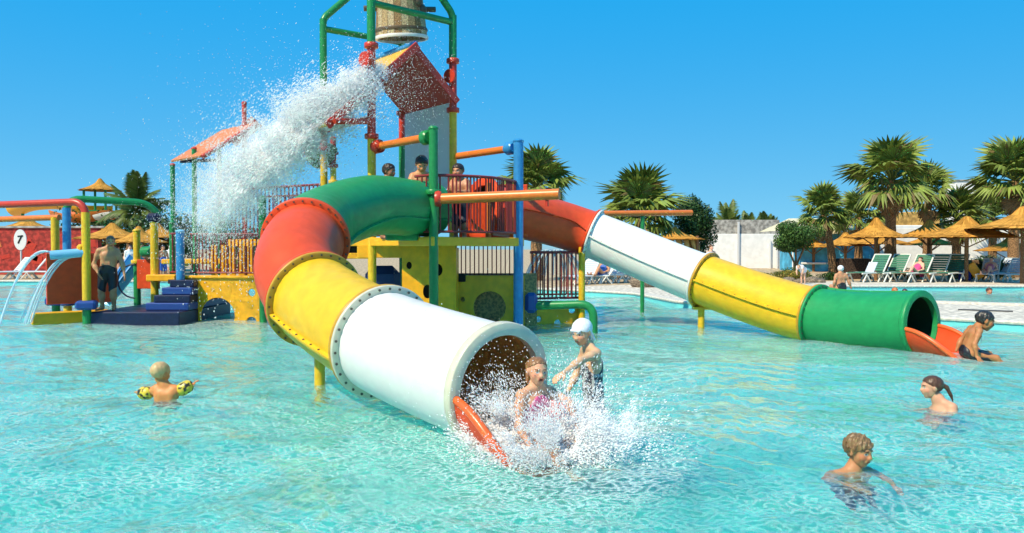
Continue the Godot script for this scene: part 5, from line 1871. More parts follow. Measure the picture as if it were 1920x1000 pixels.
	for q in [
		["dark haired child on the deck, only the head showing over the green tube", P(721, 336, 15.7), 1.2, 0.1, 1.14, Color(0.35, 0.15, 0.08)],
		["boy with a black cap bending over on the tower deck behind the green post", P(789, 322, 15.6), 0.25, 0.55, 1.24, Color(0.62, 0.28, 0.13)],
		["child with dark hair at the dark red bars beside the yellow post", P(863, 325, 16.0), -0.4, 0.1, 1.16, Color(0.55, 0.25, 0.13)]]:
		var a: Vector3 = q[1]
		person(q[0], Vector3(a.x, 1.86, a.z), q[2], up, {"girth": 1.0, "skin": q[5], "head": 0.25, "look": look(0.0, q[3]), "hair": short_hair, "hair_color": Color(0.02, 0.012, 0.01), "hair_tips": Color(0.05, 0.03, 0.02), "head_cell": 0.010, "cell": 0.018,
			"clothes": [["swim_trunks", [Color(0.03, 0.03, 0.05)], trunk, 0.012]]}).scale = Vector3.ONE * q[4]
	# far bathers round the second pool
	var sit := {"pelvis": Vector3(0, 0.1, 0), "chest": Vector3(0, 0.45, -0.02), "neck": Vector3(0, 0.62, -0.02), "head": Vector3(0, 0.74, -0.04),
		"shoulder_l": Vector3(-0.18, 0.53, 0), "shoulder_r": Vector3(0.18, 0.53, 0), "elbow_l": Vector3(-0.26, 0.28, 0.02), "wrist_l": Vector3(-0.22, 0.06, -0.08), "elbow_r": Vector3(0.27, 0.3, 0.06), "wrist_r": Vector3(0.36, 0.06, 0.06),
		"hip_l": Vector3(-0.1, 0.08, 0), "hip_r": Vector3(0.1, 0.08, 0), "knee_l": Vector3(-0.12, 0.12, -0.42), "knee_r": Vector3(0.12, 0.12, -0.42), "ankle_l": Vector3(-0.12, -0.3, -0.44), "ankle_r": Vector3(0.12, -0.3, -0.44)}
	w = P(1577, 547, 28.3)
	person("person in a white cap sitting on the edge of the second pool, seen from behind", Vector3(w.x, 0.2, -28.3), 0.15, sit, {"girth": 1.25, "skin": Color(0.54, 0.27, 0.14), "head": 0.26, "look": look(2.9), "hair_name": "sun_cap", "hair": short_hair, "hair_color": Color(0.75, 0.75, 0.72), "hair_tips": Color(0.8, 0.8, 0.78), "head_cell": 0.014, "cell": 0.024,
		"clothes": [["swimsuit", [Color(0.03, 0.03, 0.03)], [[Vector3(0, 0.12, 0), Vector3(0, 0.04, -0.1), 0.19, 0.19]], 0.01]]})
	var swim := {"pelvis": Vector3(0, -0.55, 0), "chest": Vector3(0, -0.2, 0), "neck": Vector3(0, -0.02, 0), "head": Vector3(0, 0.10, 0.02), "shoulder_l": Vector3(0.17, -0.1, 0), "shoulder_r": Vector3(-0.17, -0.1, 0)}
	var k := 0
	for q in [[1678, 541, 29.5, "orange haired swimmer in the second pool nearest the sitting person", Color(0.40, 0.12, 0.03)], [1697, 545, 28.6, "small dark haired swimmer in the second pool beside the orange haired one", Color(0.05, 0.02, 0.03)], [1855, 541, 29.5, "lone swimmer in the second pool in front of the loungers at the right", Color(0.06, 0.03, 0.02)]]:
		var a := P(q[0], q[1], q[2])
		person(q[3], Vector3(a.x, 0, -q[2]), [0.4, -0.5, 0.1][k], swim, {"girth": 1.1, "skin": Color(0.62, 0.24, 0.13), "head": 0.25, "hair": short_hair, "hair_color": q[4], "head_cell": 0.014, "cell": 0.03})
		k += 1

# ---------- palms, shrubs, parasols, loungers, walls ----------
func fan_frond(r: RandomNumberGenerator, droop: float) -> ArrayMesh:
	# a fan leaf one metre long from the crown: stalk, then folded blades round its end
	var g := Geo.new()
	g.colored = true
	var stalk := 0.52
	g.col = Color(0.13, 0.17, 0.04)
	var line := []
	for i in 5:
		var s := i / 4.0
		line.append(Vector3(0, -droop * 0.22 * s * s, stalk * s))
	g.tube(line, [0.022, 0.018, 0.016, 0.014, 0.012], 4, false)
	var hub: Vector3 = line[-1]
	var dir := Vector3(0, -droop * 0.5, 1.0).normalized()
	var up := Vector3(0, 1, droop * 0.5).normalized()
	var n := 17
	for k in n:
		var a := lerpf(-1.75, 1.75, k / (n - 1.0)) + r.randf_range(-0.05, 0.05)
		var l: float = (0.56 - 0.10 * absf(a) / 1.75) * r.randf_range(0.88, 1.08)
		var d := (dir * cos(a) + Vector3.RIGHT * sin(a)).normalized()
		var side := up.cross(d).normalized()
		var sh := r.randf_range(0.5, 1.4)
		g.col = Color(0.20 * sh, 0.26 * sh, 0.05 * sh) if r.randf() > 0.08 else Color(0.20, 0.15, 0.06)
		var w := 0.043
		var m1 := hub + d * l * 0.55 + up * 0.03
		var tip := hub + d * l - Vector3.UP * (0.10 + droop * 0.12) * r.randf_range(0.5, 1.5)
		var q1 := hub + d * l * 0.16
		var nn := (up + side * 0.35).normalized()
		var n2 := (up - side * 0.35).normalized()
		g.flat(hub, q1 + side * w * 0.5, m1 + up * 0.012, nn)
		g.flat(q1 + side * w * 0.5, m1 + side * w - up * 0.006, m1 + up * 0.012, nn)
		g.flat(hub, q1 - side * w * 0.5, m1 + up * 0.012, n2)
		g.flat(q1 - side * w * 0.5, m1 - side * w - up * 0.006, m1 + up * 0.012, n2)
		g.flat(m1 + side * w - up * 0.006, tip, m1 + up * 0.012, nn)
		g.flat(m1 - side * w - up * 0.006, tip, m1 + up * 0.012, n2)
	return g.done()

func feather_frond(r: RandomNumberGenerator, droop: float) -> ArrayMesh:
	var g := Geo.new()
	g.colored = true
	g.col = Color(0.16, 0.17, 0.05)
	var line := []
	for i in 9:
		var s := i / 8.0
		line.append(Vector3(0, 0.25 * s - droop * s * s * 0.75, s * (1.0 - 0.15 * droop * s)))
	g.tube(line, [0.02, 0.018, 0.016, 0.014, 0.012, 0.01, 0.008, 0.006, 0.004], 4, false)
	for k in 26:
		var s := lerpf(0.12, 0.99, k / 25.0)
		var f := s * 8.0
		var i := mini(int(f), 7)
		var p: Vector3 = line[i].lerp(line[i + 1], f - i)
		var t: Vector3 = (line[i + 1] - line[i]).normalized()
		for sd in [-1.0, 1.0]:
			var l := 0.30 * sin(PI * (0.15 + 0.8 * s)) * r.randf_range(0.85, 1.15)
			var d: Vector3 = (Vector3.RIGHT * sd * 0.85 + t * 0.6 - Vector3.UP * (0.25 + 0.3 * droop)).normalized()
			var sh := r.randf_range(0.7, 1.3)
			g.col = Color(0.11 * sh, 0.16 * sh, 0.035 * sh)
			var w := t * 0.022
			g.flat(p - w, p + w, p + d * l * 0.5 + w * 0.8, Vector3.UP)
			g.flat(p - w, p + d * l * 0.5 + w * 0.8, p + d * l * 0.5 - w * 0.8, Vector3.UP)
			g.flat(p + d * l * 0.5 - w * 0.8, p + d * l * 0.5 + w * 0.8, p + d * l - Vector3.UP * l * 0.2, Vector3.UP)
	return g.done()

var fan_leaves := []
var feather_leaves := []

func palm(label: String, px: float, d: float, top: float, reach: float, n: int, fans: bool, trunk_r := 0.2, skirt := 8, lean := 0.0) -> void:
	var r := RandomNumberGenerator.new()
	r.seed = int(px * 7 + d)
	var x := P(px, 0, d).x
	var t := thing("palm_tree", label, "palm tree", Vector3(x - lean, DECK, -d), 0.0, "palms behind the pool" if fans else "feather palms")
	var h := top - DECK
	var g := Geo.new()
	var path := []
	var rad := []
	var steps := 18
	for i in steps + 1:
		var s := float(i) / steps
		path.append(Vector3(lean * s * s, h * s - 0.1 * (1 - s), 0))
		rad.append(trunk_r * (1.25 - 0.45 * s) * (1.0 + 0.07 * (i % 2)) + (0.12 * trunk_r * maxf(0, 0.15 - s) / 0.15))
	g.tube(path, rad, 12)
	part("trunk", g.done(), M.bark, t)
	var leaves := fan_leaves if fans else feather_leaves
	for i in n:
		var s := (i + 0.5) / n
		var el := lerpf(1.45, -0.12, pow(s, 0.9)) + r.randf_range(-0.12, 0.12)
		var az := i * 2.39996 + r.randf_range(-0.25, 0.25)
		var v: int = clampi(int(s * 3.0), 0, 2)
		var sc := reach * r.randf_range(0.62, 1.14)
		var b := Basis(Vector3.UP, az) * Basis(Vector3.RIGHT, -el) * Basis(Vector3.BACK, r.randf_range(-0.5, 0.5))
		part("frond", leaves[v][r.randi() % 3], M.painted_leaf, t, Transform3D(b.scaled(Vector3.ONE * sc), Vector3(lean, h - 0.1 + 0.25 * reach * 0.3 * sin(el), 0)))
	for i in skirt:
		var az := i * 2.39996
		var b := Basis(Vector3.UP, az) * Basis(Vector3.RIGHT, 1.05 + r.randf_range(-0.15, 0.2))
		part("dry_frond", leaves[2][i % 3], M.dry_leaf, t, Transform3D(b.scaled(Vector3.ONE * reach * 0.62), Vector3(lean, h - 0.25, 0)))

func leaf_mass(center: Vector3, rad: Vector3, count: int, size: float, r: RandomNumberGenerator, tones: Array, lumps := 9, flat_bottom := -2.0) -> ArrayMesh:
	var g := Geo.new()
	g.colored = true
	var blobs := []
	for i in lumps:
		var d := Vector3(r.randfn(), r.randfn() * 0.8, r.randfn()).normalized()
		blobs.append([d * r.randf_range(0.35, 0.72), r.randf_range(0.28, 0.5)])
	blobs.append([Vector3.ZERO, 0.68])
	for i in count:
		var b: Array = blobs[r.randi() % blobs.size()]
		var d := Vector3(r.randfn(), r.randfn(), r.randfn()).normalized()
		var u: Vector3 = b[0] + d * b[1] * pow(r.randf(), 0.28)
		if u.y < flat_bottom:
			continue
		var p := center + u * rad
		var nn := (d + Vector3(r.randfn(), r.randfn(), r.randfn()) * 0.5).normalized()
		var x := nn.cross(Vector3(r.randfn(), r.randfn(), r.randfn())).normalized() * size * r.randf_range(0.6, 1.2)
		var y := nn.cross(x) * 0.5
		var sh := r.randf_range(0.65, 1.35)
		var c: Color = tones[r.randi() % tones.size()]
		g.col = Color(c.r * sh, c.g * sh, c.b * sh)
		var up := nn if nn.dot(d) > 0 else -nn
		g.flat(p - x, p + y, p + x, up)
		g.flat(p - x, p + x, p - y, up)
	return g.done()

func shrub(called: String, label: String, cat: String, at: Vector3, rad: Vector3, count: int, size: float, tones: Array, seed_: int, stem := 0.0, lumps := 9) -> void:
	var r := RandomNumberGenerator.new()
	r.seed = seed_
	var t := thing(called, label, cat, at)
	part("foliage", leaf_mass(Vector3(0, stem + rad.y * 0.85, 0), rad * 1.12, count, size, r, tones, lumps), M.painted_leaf, t)
	if stem > 0.0:
		for k in 3:
			part("stem", bent([Vector3(0.05 * (k - 1), -0.1, 0), Vector3(0.08 * (k - 1), stem * 0.6, 0.05), Vector3((k - 1) * rad.x * 0.45, stem + rad.y * 0.6, 0.1 * (k - 1))], 0.05, 6), M.bark, t)

func spiky_plant(label: String, at: Vector3, h: float, n: int, tone: Color, seed_: int) -> void:
	var r := RandomNumberGenerator.new()
	r.seed = seed_
	var g := Geo.new()
	g.colored = true
	for i in n:
		var az := r.randf() * TAU
		var d := Vector3(cos(az), 0, sin(az))
		var out := r.randf_range(0.15, 0.75) * h
		var hh := h * r.randf_range(0.6, 1.05)
		var side := Vector3(-d.z, 0, d.x) * 0.025 * h
		var sh := r.randf_range(0.6, 1.4)
		g.col = Color(tone.r * sh, tone.g * sh, tone.b * sh)
		var m := d * out * 0.45 + Vector3.UP * hh * 0.75
		var tip := d * out + Vector3.UP * hh * r.randf_range(0.6, 1.0)
		g.flat(-side + d * 0.02, side + d * 0.02, m + side * 1.5, d + Vector3.UP)
		g.flat(-side + d * 0.02, m + side * 1.5, m - side * 1.5, d + Vector3.UP)
		g.flat(m - side * 1.5, m + side * 1.5, tip, d + Vector3.UP)
	single("spiky_plant", g.done(), M.painted_leaf, label, "plant", Transform3D(Basis(), at))

func thatch_mesh(rad: float, h: float, seed_: int) -> ArrayMesh:
	var g := Geo.new()
	g.colored = true
	var r := RandomNumberGenerator.new()
	r.seed = seed_
	# many straws laid down the slope, in rows that overlap
	var prof := func(s: float) -> Vector2: return Vector2(rad * pow(s, 1.1) + 0.05, h * (1.0 - pow(s, 0.5)))
	g.col = Color(0.30, 0.16, 0.05)
	var body := []
	for i in 9:
		body.append(prof.call(1.0 - i / 8.0) + Vector2(-0.02, -0.05))
	g.lathe(body, Vector3.ZERO, 28)
	for row in 7:
		var n := 26 + row * 16
		for k in n:
			var a := TAU * (k + r.randf()) / n
			var s0 := row / 7.0
			var s1 := minf((row + 1.5) / 7.0 + r.randf_range(-0.03, 0.05), 1.05)
			var p0: Vector2 = prof.call(maxf(s0, 0.01))
			var p1: Vector2 = prof.call(s1)
			var d := Vector3(cos(a), 0, sin(a))
			var e := Vector3(-sin(a), 0, cos(a))
			var w := 0.05 + 0.6 * p1.x / n * TAU * 0.5
			var sh := r.randf_range(0.62, 1.3)
			g.col = Color(0.58 * sh, 0.28 * sh, 0.055 * sh)
			var q0 := d * p0.x + Vector3.UP * (p0.y + 0.02)
			var q1 := d * p1.x + Vector3.UP * (p1.y + 0.035 - (0.06 if row == 6 else 0.0) * r.randf())
			g.quad(q0 - e * w * 0.6, q0 + e * w * 0.6, q1 + e * w, q1 - e * w, d + Vector3.UP * 1.5)
	return g.done()

var thatches := []
func parasol(label: String, px: float, d: float, eave: float, rad: float, h: float, pole := true) -> Node3D:
	var x := P(px, 0, d).x
	var t := thing("thatched_parasol", label, "parasol", Vector3(x, DECK, -d), fmod(px, 3.0), "thatched parasols on the terrace")
	part("canopy", thatches[int(px) % 3], M.thatch_leaf, t, Transform3D(Basis.from_scale(Vector3(rad, h, rad)), Vector3(0, eave - DECK, 0)))
	if pole:
		part("pole", bar(Vector3.ZERO, Vector3(0, eave - DECK + h * 0.8, 0), 0.09, 8), M.wood, t)
		for k in 4:
			var a := TAU * k / 4
			part("strut", bar(Vector3(0, eave - DECK - 0.5, 0), Vector3(cos(a) * rad * 0.6, eave - DECK + 0.12 * h, sin(a) * rad * 0.6), 0.03, 6), M.wood, t)
	return t

func lounger_proto(m: Material) -> Node3D:
	# head end at -z, foot to +z, back raised
	var t := Node3D.new()
	for s in [-1.0, 1.0]:
		part("side_rail", bent([Vector3(s * 0.33, 0.34, -0.25), Vector3(s * 0.33, 0.36, 0.5), Vector3(s * 0.33, 0.34, 1.15)], 0.032, 8), M.lounger_frame, t)
		part("back_rail", bar(Vector3(s * 0.33, 0.36, -0.25), Vector3(s * 0.33, 1.05, -0.78), 0.032, 8), M.lounger_frame, t)
		for z in [-0.15, 0.85]:
			part("leg", bent([Vector3(s * 0.36, 0.0, z - 0.22), Vector3(s * 0.35, 0.26, z), Vector3(s * 0.34, 0.34, z + 0.04), Vector3(s * 0.35, 0.26, z + 0.08), Vector3(s * 0.36, 0.0, z + 0.3)], 0.03, 6), M.lounger_frame, t)
	part("cross_rail", bar(Vector3(-0.33, 1.05, -0.78), Vector3(0.33, 1.05, -0.78), 0.03, 8), M.lounger_frame, t)
	part("seat", boxm(Vector3(0, 0.375, 0.46), Vector3(0.62, 0.025, 1.36), Basis(), 0.01), m, t)
	var dir := Vector3(0, 0.69, -0.53).normalized()
	for k in 7:
		part("backrest_strap", boxm(Vector3(0, 0.40, -0.27) + dir * (0.075 + k * 0.113), Vector3(0.62, 0.098, 0.02), Basis(Vector3.RIGHT, Vector3(0, 0.69, -0.53).normalized(), Vector3(0, 0.53, 0.69).normalized()), 0.008), m, t)
	return t

func wall_block(called: String, label: String, cat: String, px0: float, px1: float, d: float, y0: float, y1: float, thick: float, m: Material) -> Node3D:
	var a := P(px0, 0, d).x
	var b := P(px1, 0, d).x
	var t := thing(called, label, cat, Vector3((a + b) / 2, y0, -d - thick / 2))
	part("wall", boxm(Vector3(0, (y1 - y0) / 2, 0), Vector3(absf(b - a), y1 - y0, thick), Basis(), 0.02), m, t)
	return t

func build_background() -> void:
	var r := RandomNumberGenerator.new()
	r.seed = 77
	for dr in [0.1, 0.42, 0.8]:
		var set_a := []
		var set_b := []
		for i in 3:
			set_a.append(fan_frond(r, dr))
			set_b.append(feather_frond(r, dr + 0.2))
		fan_leaves.append(set_a)
		feather_leaves.append(set_b)
	for i in 3:
		thatches.append(thatch_mesh(1.0, 1.0, 40 + i))
	var hy := func(py: float, d: float) -> float: return P(0, py, d).y
	# --- right: palms
	palm("short fan palm with a dense crown behind the blue post of the tower", 1006, 38.0, 4.5, 2.1, 44, true, 0.24)
	palm("broad fan palm left of the round dark tree, above the white slide section", 1203, 38.0, 3.2, 2.3, 46, true, 0.26)
	palm("slim fan palm right of the clipped round tree", 1548, 40.0, 3.35, 1.6, 40, true, 0.17, 10, -0.5)
	palm("tallest fan palm, standing behind the first pair of green loungers", 1675, 40.0, 5.05, 2.3, 44, true, 0.24, 12)
	palm("low fan palm in the row behind the parasols, left of the white roof block", 1800, 46.0, 3.3, 1.9, 36, true, 0.22)
	palm("tall fan palm cut by the right edge of the view", 1908, 42.0, 5.2, 2.3, 44, true, 0.24, 12)
	palm("fan palm half hidden behind the tall palm's crown, to its right", 1745, 46.0, 4.7, 2.0, 32, true, 0.22)
	palm("pale green fan palm behind the slim palm, before the cream roof", 1615, 50.0, 3.6, 1.9, 36, true, 0.22, 4)
	palm("bushy fan palm low beside the right edge", 1868, 50.0, 3.6, 1.9, 34, true, 0.22, 4)
	palm("first and tallest of the three small feather palms over the grey wall", 1370, 66.0, 3.2, 2.3, 26, false, 0.2, 0)
	palm("middle one of the three small feather palms over the grey wall", 1410, 68.0, 2.7, 2.2, 26, false, 0.2, 0)
	palm("right one of the three small feather palms over the grey wall", 1443, 68.0, 2.7, 2.1, 26, false, 0.2, 0)
	palm("wind blown feather palm behind the thatched hut tower at the left", 252, 52.0, 4.0, 2.6, 34, false, 0.2, 4, 0.6)
	# --- trees and shrubs
	var dark := [Color(0.035, 0.085, 0.02), Color(0.05, 0.11, 0.025), Color(0.02, 0.05, 0.015)]
	var mid := [Color(0.06, 0.14, 0.03), Color(0.09, 0.17, 0.035), Color(0.035, 0.08, 0.02)]
	var gold := [Color(0.28, 0.24, 0.04), Color(0.16, 0.19, 0.04), Color(0.34, 0.24, 0.05)]
	shrub("round_tree", "clipped round topiary tree on several stems beside the slim palm", "tree", Vector3(P(1496, 0, 38.5).x, DECK, -38.5), Vector3(1.25, 0.95, 1.15), 15000, 0.055, mid, 1, 1.4, 16)
	shrub("round_tree", "tall dark green tree with a smooth rounded outline left of the white wall", "tree", Vector3(P(1308, 0, 40).x, DECK, -40), Vector3(1.2, 1.7, 1.2), 15000, 0.07, dark, 2, 1.1, 18)
	shrub("shrub", "low dark hedge below the clipped round tree", "shrub", Vector3(P(1500, 0, 37).x, DECK, -37.2), Vector3(0.95, 0.34, 0.6), 2400, 0.05, dark, 3)
	shrub("shrub", "golden green shrub in the bed in front of the round tree", "shrub", Vector3(P(1488, 0, 36).x, DECK, -36.2), Vector3(0.75, 0.3, 0.5), 1800, 0.05, gold, 4)
	shrub("shrub", "small golden shrub at the left end of the bed, behind the yellow tube", "shrub", Vector3(P(1440, 0, 36).x, DECK, -36.4), Vector3(0.55, 0.22, 0.4), 1200, 0.05, gold, 5)
	shrub("shrub", "dark little bush at the foot of the slim palm", "shrub", Vector3(P(1565, 0, 38).x, DECK, -38.2), Vector3(0.6, 0.25, 0.4), 1200, 0.05, dark, 6)
	shrub("shrub", "yellowish bush between the two pairs of green loungers", "shrub", Vector3(P(1722, 0, 39.5).x, DECK, -39.8), Vector3(0.95, 0.36, 0.5), 1800, 0.055, gold, 7)
	shrub("shrub", "olive bush behind the sunbathers at the right edge", "shrub", Vector3(P(1900, 0, 38).x, DECK, -38.9), Vector3(0.8, 0.5, 0.5), 1800, 0.055, gold, 8)
	shrub("shrub", "dark leafy bush under the rightmost parasol", "shrub", Vector3(P(1868, 0, 40).x, DECK, -40.4), Vector3(1.3, 0.75, 0.6), 2600, 0.07, dark, 9)
	for q in [[1640, 60, 4.0, 3.2, 3.0, 12], [1775, 66, 5.0, 3.2, 3.0, 13], [1850, 64, 5.0, 3.4, 3.4, 14], [1930, 64, 4.5, 3.6, 3.6, 15]]:
		shrub("tree", ["grey green leafy tree behind the cream roof", "dark tree behind the thatched parasols", "leafy tree below the white roof block", "tree mass at the right edge behind the palms"][q[5] - 12], "tree", Vector3(P(q[0], 0, q[1]).x, DECK, -q[1]), Vector3(q[4] * 0.75, q[3] * 0.62, 1.6), 4200, 0.12, mid if q[5] == 12 else dark, q[5], 0.6)
	shrub("tree", "leafy green bush rising behind the upper railing, left of the green tube", "tree", Vector3(P(598, 0, 30).x, DECK, -30), Vector3(1.25, 1.3, 1.0), 2600, 0.09, mid, 16, 0.6)
	for k in 5:
		spiky_plant(["spiky dark plant below the rightmost parasol", "spiky dark plant left of the sunbathers", "tall spiky plant behind the seated sunbathers", "pale spiky plant in the bed by the round tree", "spiky plant at the far left of the bed"][k], [P(1850, 0, 38.6), P(1832, 0, 39.2), P(1880, 0, 38.2), P(1515, 0, 36.4), P(1462, 0, 36.6)][k] * Vector3(1, 0, 1) + Vector3.UP * DECK, [1.25, 1.0, 1.3, 0.7, 0.6][k], 60, [Color(0.05, 0.08, 0.03), Color(0.05, 0.08, 0.03), Color(0.06, 0.09, 0.03), Color(0.30, 0.28, 0.08), Color(0.22, 0.22, 0.06)][k], 50 + k)
	# rocks along the bed
	for k in 9:
		var x := P(1430 + k * 15, 0, 35.2).x
		var g := Geo.new()
		var s := r.randf_range(0.14, 0.3)
		g.ball(Vector3.ZERO, Vector3(s * 1.3, s * 0.7, s), 7, 5, Basis(Vector3.UP, r.randf() * 3.0))
		single("bed_rock", g.done(), M.stone, ["first", "second", "third", "fourth", "fifth", "sixth", "seventh", "eighth", "ninth"][k] + " rounded brown rock from the left along the planted bed", "rock", Transform3D(Basis(), Vector3(x, DECK + s * 0.3, -35.3 - r.randf() * 0.4)), "rocks edging the planted bed")
	var bg := Geo.new()
	bg.ball(Vector3.ZERO, Vector3(0.55, 0.34, 0.4), 12, 8)
	single("boulder", bg.done(), M.stone, "tan boulder at the water's edge under the white tube section", "rock", Transform3D(Basis(), P(1207, 536, 31.5) * Vector3(1, 0, 1) + Vector3.UP * (DECK + 0.2)))
	# planter box behind the first loungers, low wall behind the second
	var pb := wall_block("planter_box", "dark brown planter wall behind the first pair of green loungers", "planter", 1580, 1640, 39.6, DECK, 1.15, 0.8, M.planter)
	part("soil", boxm(Vector3(0, 1.01, 0), Vector3(1.4, 0.02, 0.7)), M.bark, pb)
	wall_block("planter_box", "reddish brown planter wall behind the second pair of loungers", "planter", 1800, 1845, 39.6, DECK, 1.1, 0.8, M.wood)
	# --- thatched parasols
	parasol("near thatched parasol right of the tall palm, its point the steepest", 1819, 36.5, 2.2, 1.95, 1.0)
	parasol("thatched parasol left of the tall palm, overlapping its trunk", 1648, 38.5, 2.22, 1.35, 1.0)
	parasol("thatched parasol half behind the near one, its left neighbour", 1748, 39.5, 2.25, 1.4, 0.9)
	parasol("large thatched parasol cut by the right edge of the view", 1925, 34.5, 2.55, 2.0, 1.0)
	parasol("small far thatched parasol right of the slim palm", 1590, 48, 1.85, 1.35, 0.85)
	parasol("small far thatched parasol behind the one beside the tall palm", 1652, 47, 1.95, 1.7, 0.8)
	parasol("small far thatched parasol before the white building", 1748, 50, 1.9, 1.6, 0.85)
	parasol("lower thatched parasol behind the right edge one", 1900, 44, 1.55, 1.6, 0.8)
	parasol("small far thatched parasol just left of the slim palm's trunk", 1530, 52, 1.75, 1.3, 0.6)
	# --- loungers
	var lg := lounger_proto(M.lounger_green)
	var spots := [[1722, 36.4, 0.62, "green lounger with a pink towelled sunbather, left of the second pair"], [1640, 36.6, 0.62, "green strap lounger with a striped towel, left one of the first pair"], [1678, 36.9, 0.62, "bright green lounger, right one of the first pair"], [1757, 36.6, 0.52, "green lounger beside the pink towel, left one of the second pair"], [1792, 36.6, 0.52, "green lounger beside the dark blue towel, right one of the second pair"]]
	for q in spots:
		var x := P(q[0], 0, q[1]).x
		var c := copy_of(lg, "sun_lounger", q[3], Vector3(x, DECK, -q[1]), -q[2] - 0.35)
		c.set_meta("category", "sun lounger")
		c.set_meta("group", "green sun loungers by the second pool")
		c.scale = Vector3.ONE * 1.18
	var lw := lounger_proto(M.towel_stripe)
	for k in 12:
		var px: float = [1862, 1905, 1128, 1140, 1155, 1172, 1095, 1186, 1880, 12, 48, 84][k]
		var d: float = [36.6, 36.4, 34.6, 35.2, 35.5, 36, 34, 36.5, 37.8, 40, 40.6, 40.2][k]
		var c := copy_of(lw, "sun_lounger", ["pale lounger carrying a sunbather near the right edge", "pale lounger nearest the right edge", "pale lounger, second in the crowded row behind the right slide", "pale lounger, third in the crowded row behind the right slide", "pale lounger, fourth in the crowded row behind the right slide", "pale lounger, fifth in the crowded row behind the right slide", "pale lounger, first in the crowded row behind the right slide", "pale lounger, last in the crowded row, beside the tan boulder", "pale lounger behind the sunbathers at the right", "pale lounger at the far left shore, nearest the left edge", "pale lounger at the far left shore, below the oval sign", "pale lounger at the far left shore, behind the falling jets"][k], Vector3(P(px, 0, d).x, DECK, -d), -0.7 - 0.3 * (k % 3))
		c.set_meta("category", "sun lounger")
		c.set_meta("group", "pale sun loungers")
	lg.free()
	lw.free()
	single("striped_towel", boxm(Vector3.ZERO, Vector3(0.42, 0.62, 0.03), Basis(Vector3.RIGHT, -0.65) , 0.01), M.towel_stripe, "pale blue striped towel hung over a green lounger", "towel", Transform3D(Basis(Vector3.UP, -0.95), P(1634, 502, 36.3)))
	single("pink_towel", boxm(Vector3.ZERO, Vector3(0.5, 0.7, 0.05), Basis(Vector3.RIGHT, -0.5), 0.02), M.pink, "bright pink towel at the left of the second pair of loungers", "towel", Transform3D(Basis(Vector3.UP, 0.5), P(1727, 507, 37.0)))
	single("blue_towel", boxm(Vector3.ZERO, Vector3(0.5, 0.75, 0.05), Basis(Vector3.RIGHT, -0.4), 0.02), M.deep_blue, "dark blue towel right of the second pair of loungers", "towel", Transform3D(Basis(Vector3.UP, -0.6), P(1810, 512, 36.8)))
	single("yellow_board", boxm(Vector3.ZERO, Vector3(0.4, 0.8, 0.06), Basis(Vector3.BACK, 0.6), 0.03), M.panel, "yellow float leaning beside the dark blue towel", "float", Transform3D(Basis(Vector3.UP, -0.3), P(1829, 509, 36.6)))
	# --- walls and buildings at the right
	var wb := wall_block("garden_wall", "white garden wall with a grey parapet between the dark tree and the round tree", "wall", 1290, 1470, 60.0, DECK, 2.75, 0.3, M.plaster)
	part("parapet", boxm(Vector3(0.1, 2.6 + 0.5, -0.02), Vector3(6.6, 1.1, 0.26), Basis(), 0.02), M.plaster_grey, wb)
	part("post", boxm(Vector3(P(1387, 0, 60).x - wb.position.x, 1.75, 0.24), Vector3(0.14, 3.5, 0.14)), M.grey_panel, wb)
	for k in 3:
		part("gate_post", boxm(Vector3(P(1446 + k * 13, 0, 60).x - wb.position.x, 1.1, 0.3), Vector3(0.12, 2.2, 0.12)), M.cloth_white, wb)
	var wv := wall_block("villa", "long white villa front behind the parasols at the right", "building", 1655, 2200, 53.0, DECK, 3.0, 6.0, M.plaster)
	for k in 3:
		var f := part("window", boxm(Vector3(6.5 + k * 2.2, 1.9, 3.01), Vector3(1.0, 1.3, 0.06), Basis(), 0.01), M.cloth_white, wv)
		part("pane", boxm(Vector3(6.5 + k * 2.2, 1.9, 3.045), Vector3(0.86, 1.16, 0.02)), M.window_glass, f)
	var bp := wall_block("pool_bar", "bright blue painted bar front under the cream awning", "building", 1505, 1652, 52.0, DECK, 2.75, 4.0, M.plaster_blue)
	for k in 3:
		part("counter", boxm(Vector3(-1.7 + k * 1.7, 0.55, 2.06), Vector3(1.6, 0.12, 0.25), Basis(), 0.02), M.cloth_white, bp)
	var aw := Geo.new()
	var ax0 := P(1478, 0, 52).x
	var ax1 := P(1612, 0, 52).x
	aw.quad(Vector3(ax0, 2.85, -51.2), Vector3(ax1, 2.85, -51.2), Vector3(ax1 - 1.0, 3.7, -54.4), Vector3(ax0 + 1.0, 3.7, -54.4), Vector3(0, 1, 1))
	aw.quad(Vector3(ax0, 2.85, -51.2), Vector3(ax0 + 1.0, 3.7, -54.4), Vector3(ax0, 2.85, -57.6), Vector3(ax0, 2.849, -57.6), Vector3(-1, 1, 0))
	aw.quad(Vector3(ax1, 2.85, -51.2), Vector3(ax1 - 1.0, 3.7, -54.4), Vector3(ax1, 2.85, -57.6), Vector3(ax1, 2.849, -57.6), Vector3(1, 1, 0))
	var av := thing("awning", "cream coloured hipped awning over the blue bar, behind the slim palm", "awning", Vector3.ZERO)
	wpart("canopy", aw.done(), M.awning, av)
	for k in 14:
		wpart("scallop", boxm(Vector3(lerpf(ax0, ax1, (k + 0.5) / 14.0), 2.72, -51.2), Vector3((ax1 - ax0) / 14.0 - 0.03, 0.24, 0.02), Basis(), 0.006), M.awning, av)
	for x in [ax0 + 0.2, ax1 - 0.2]:
		wpart("post", bar(Vector3(x, DECK, -51.3), Vector3(x, 2.85, -51.3), 0.05, 8), M.cloth_white, av)
	var oc := wall_block("pavilion", "ochre pavilion with a stepped parapet behind the tall palm", "building", 1672, 1768, 61.0, DECK, 4.4, 3.0, M.plaster_ochre)
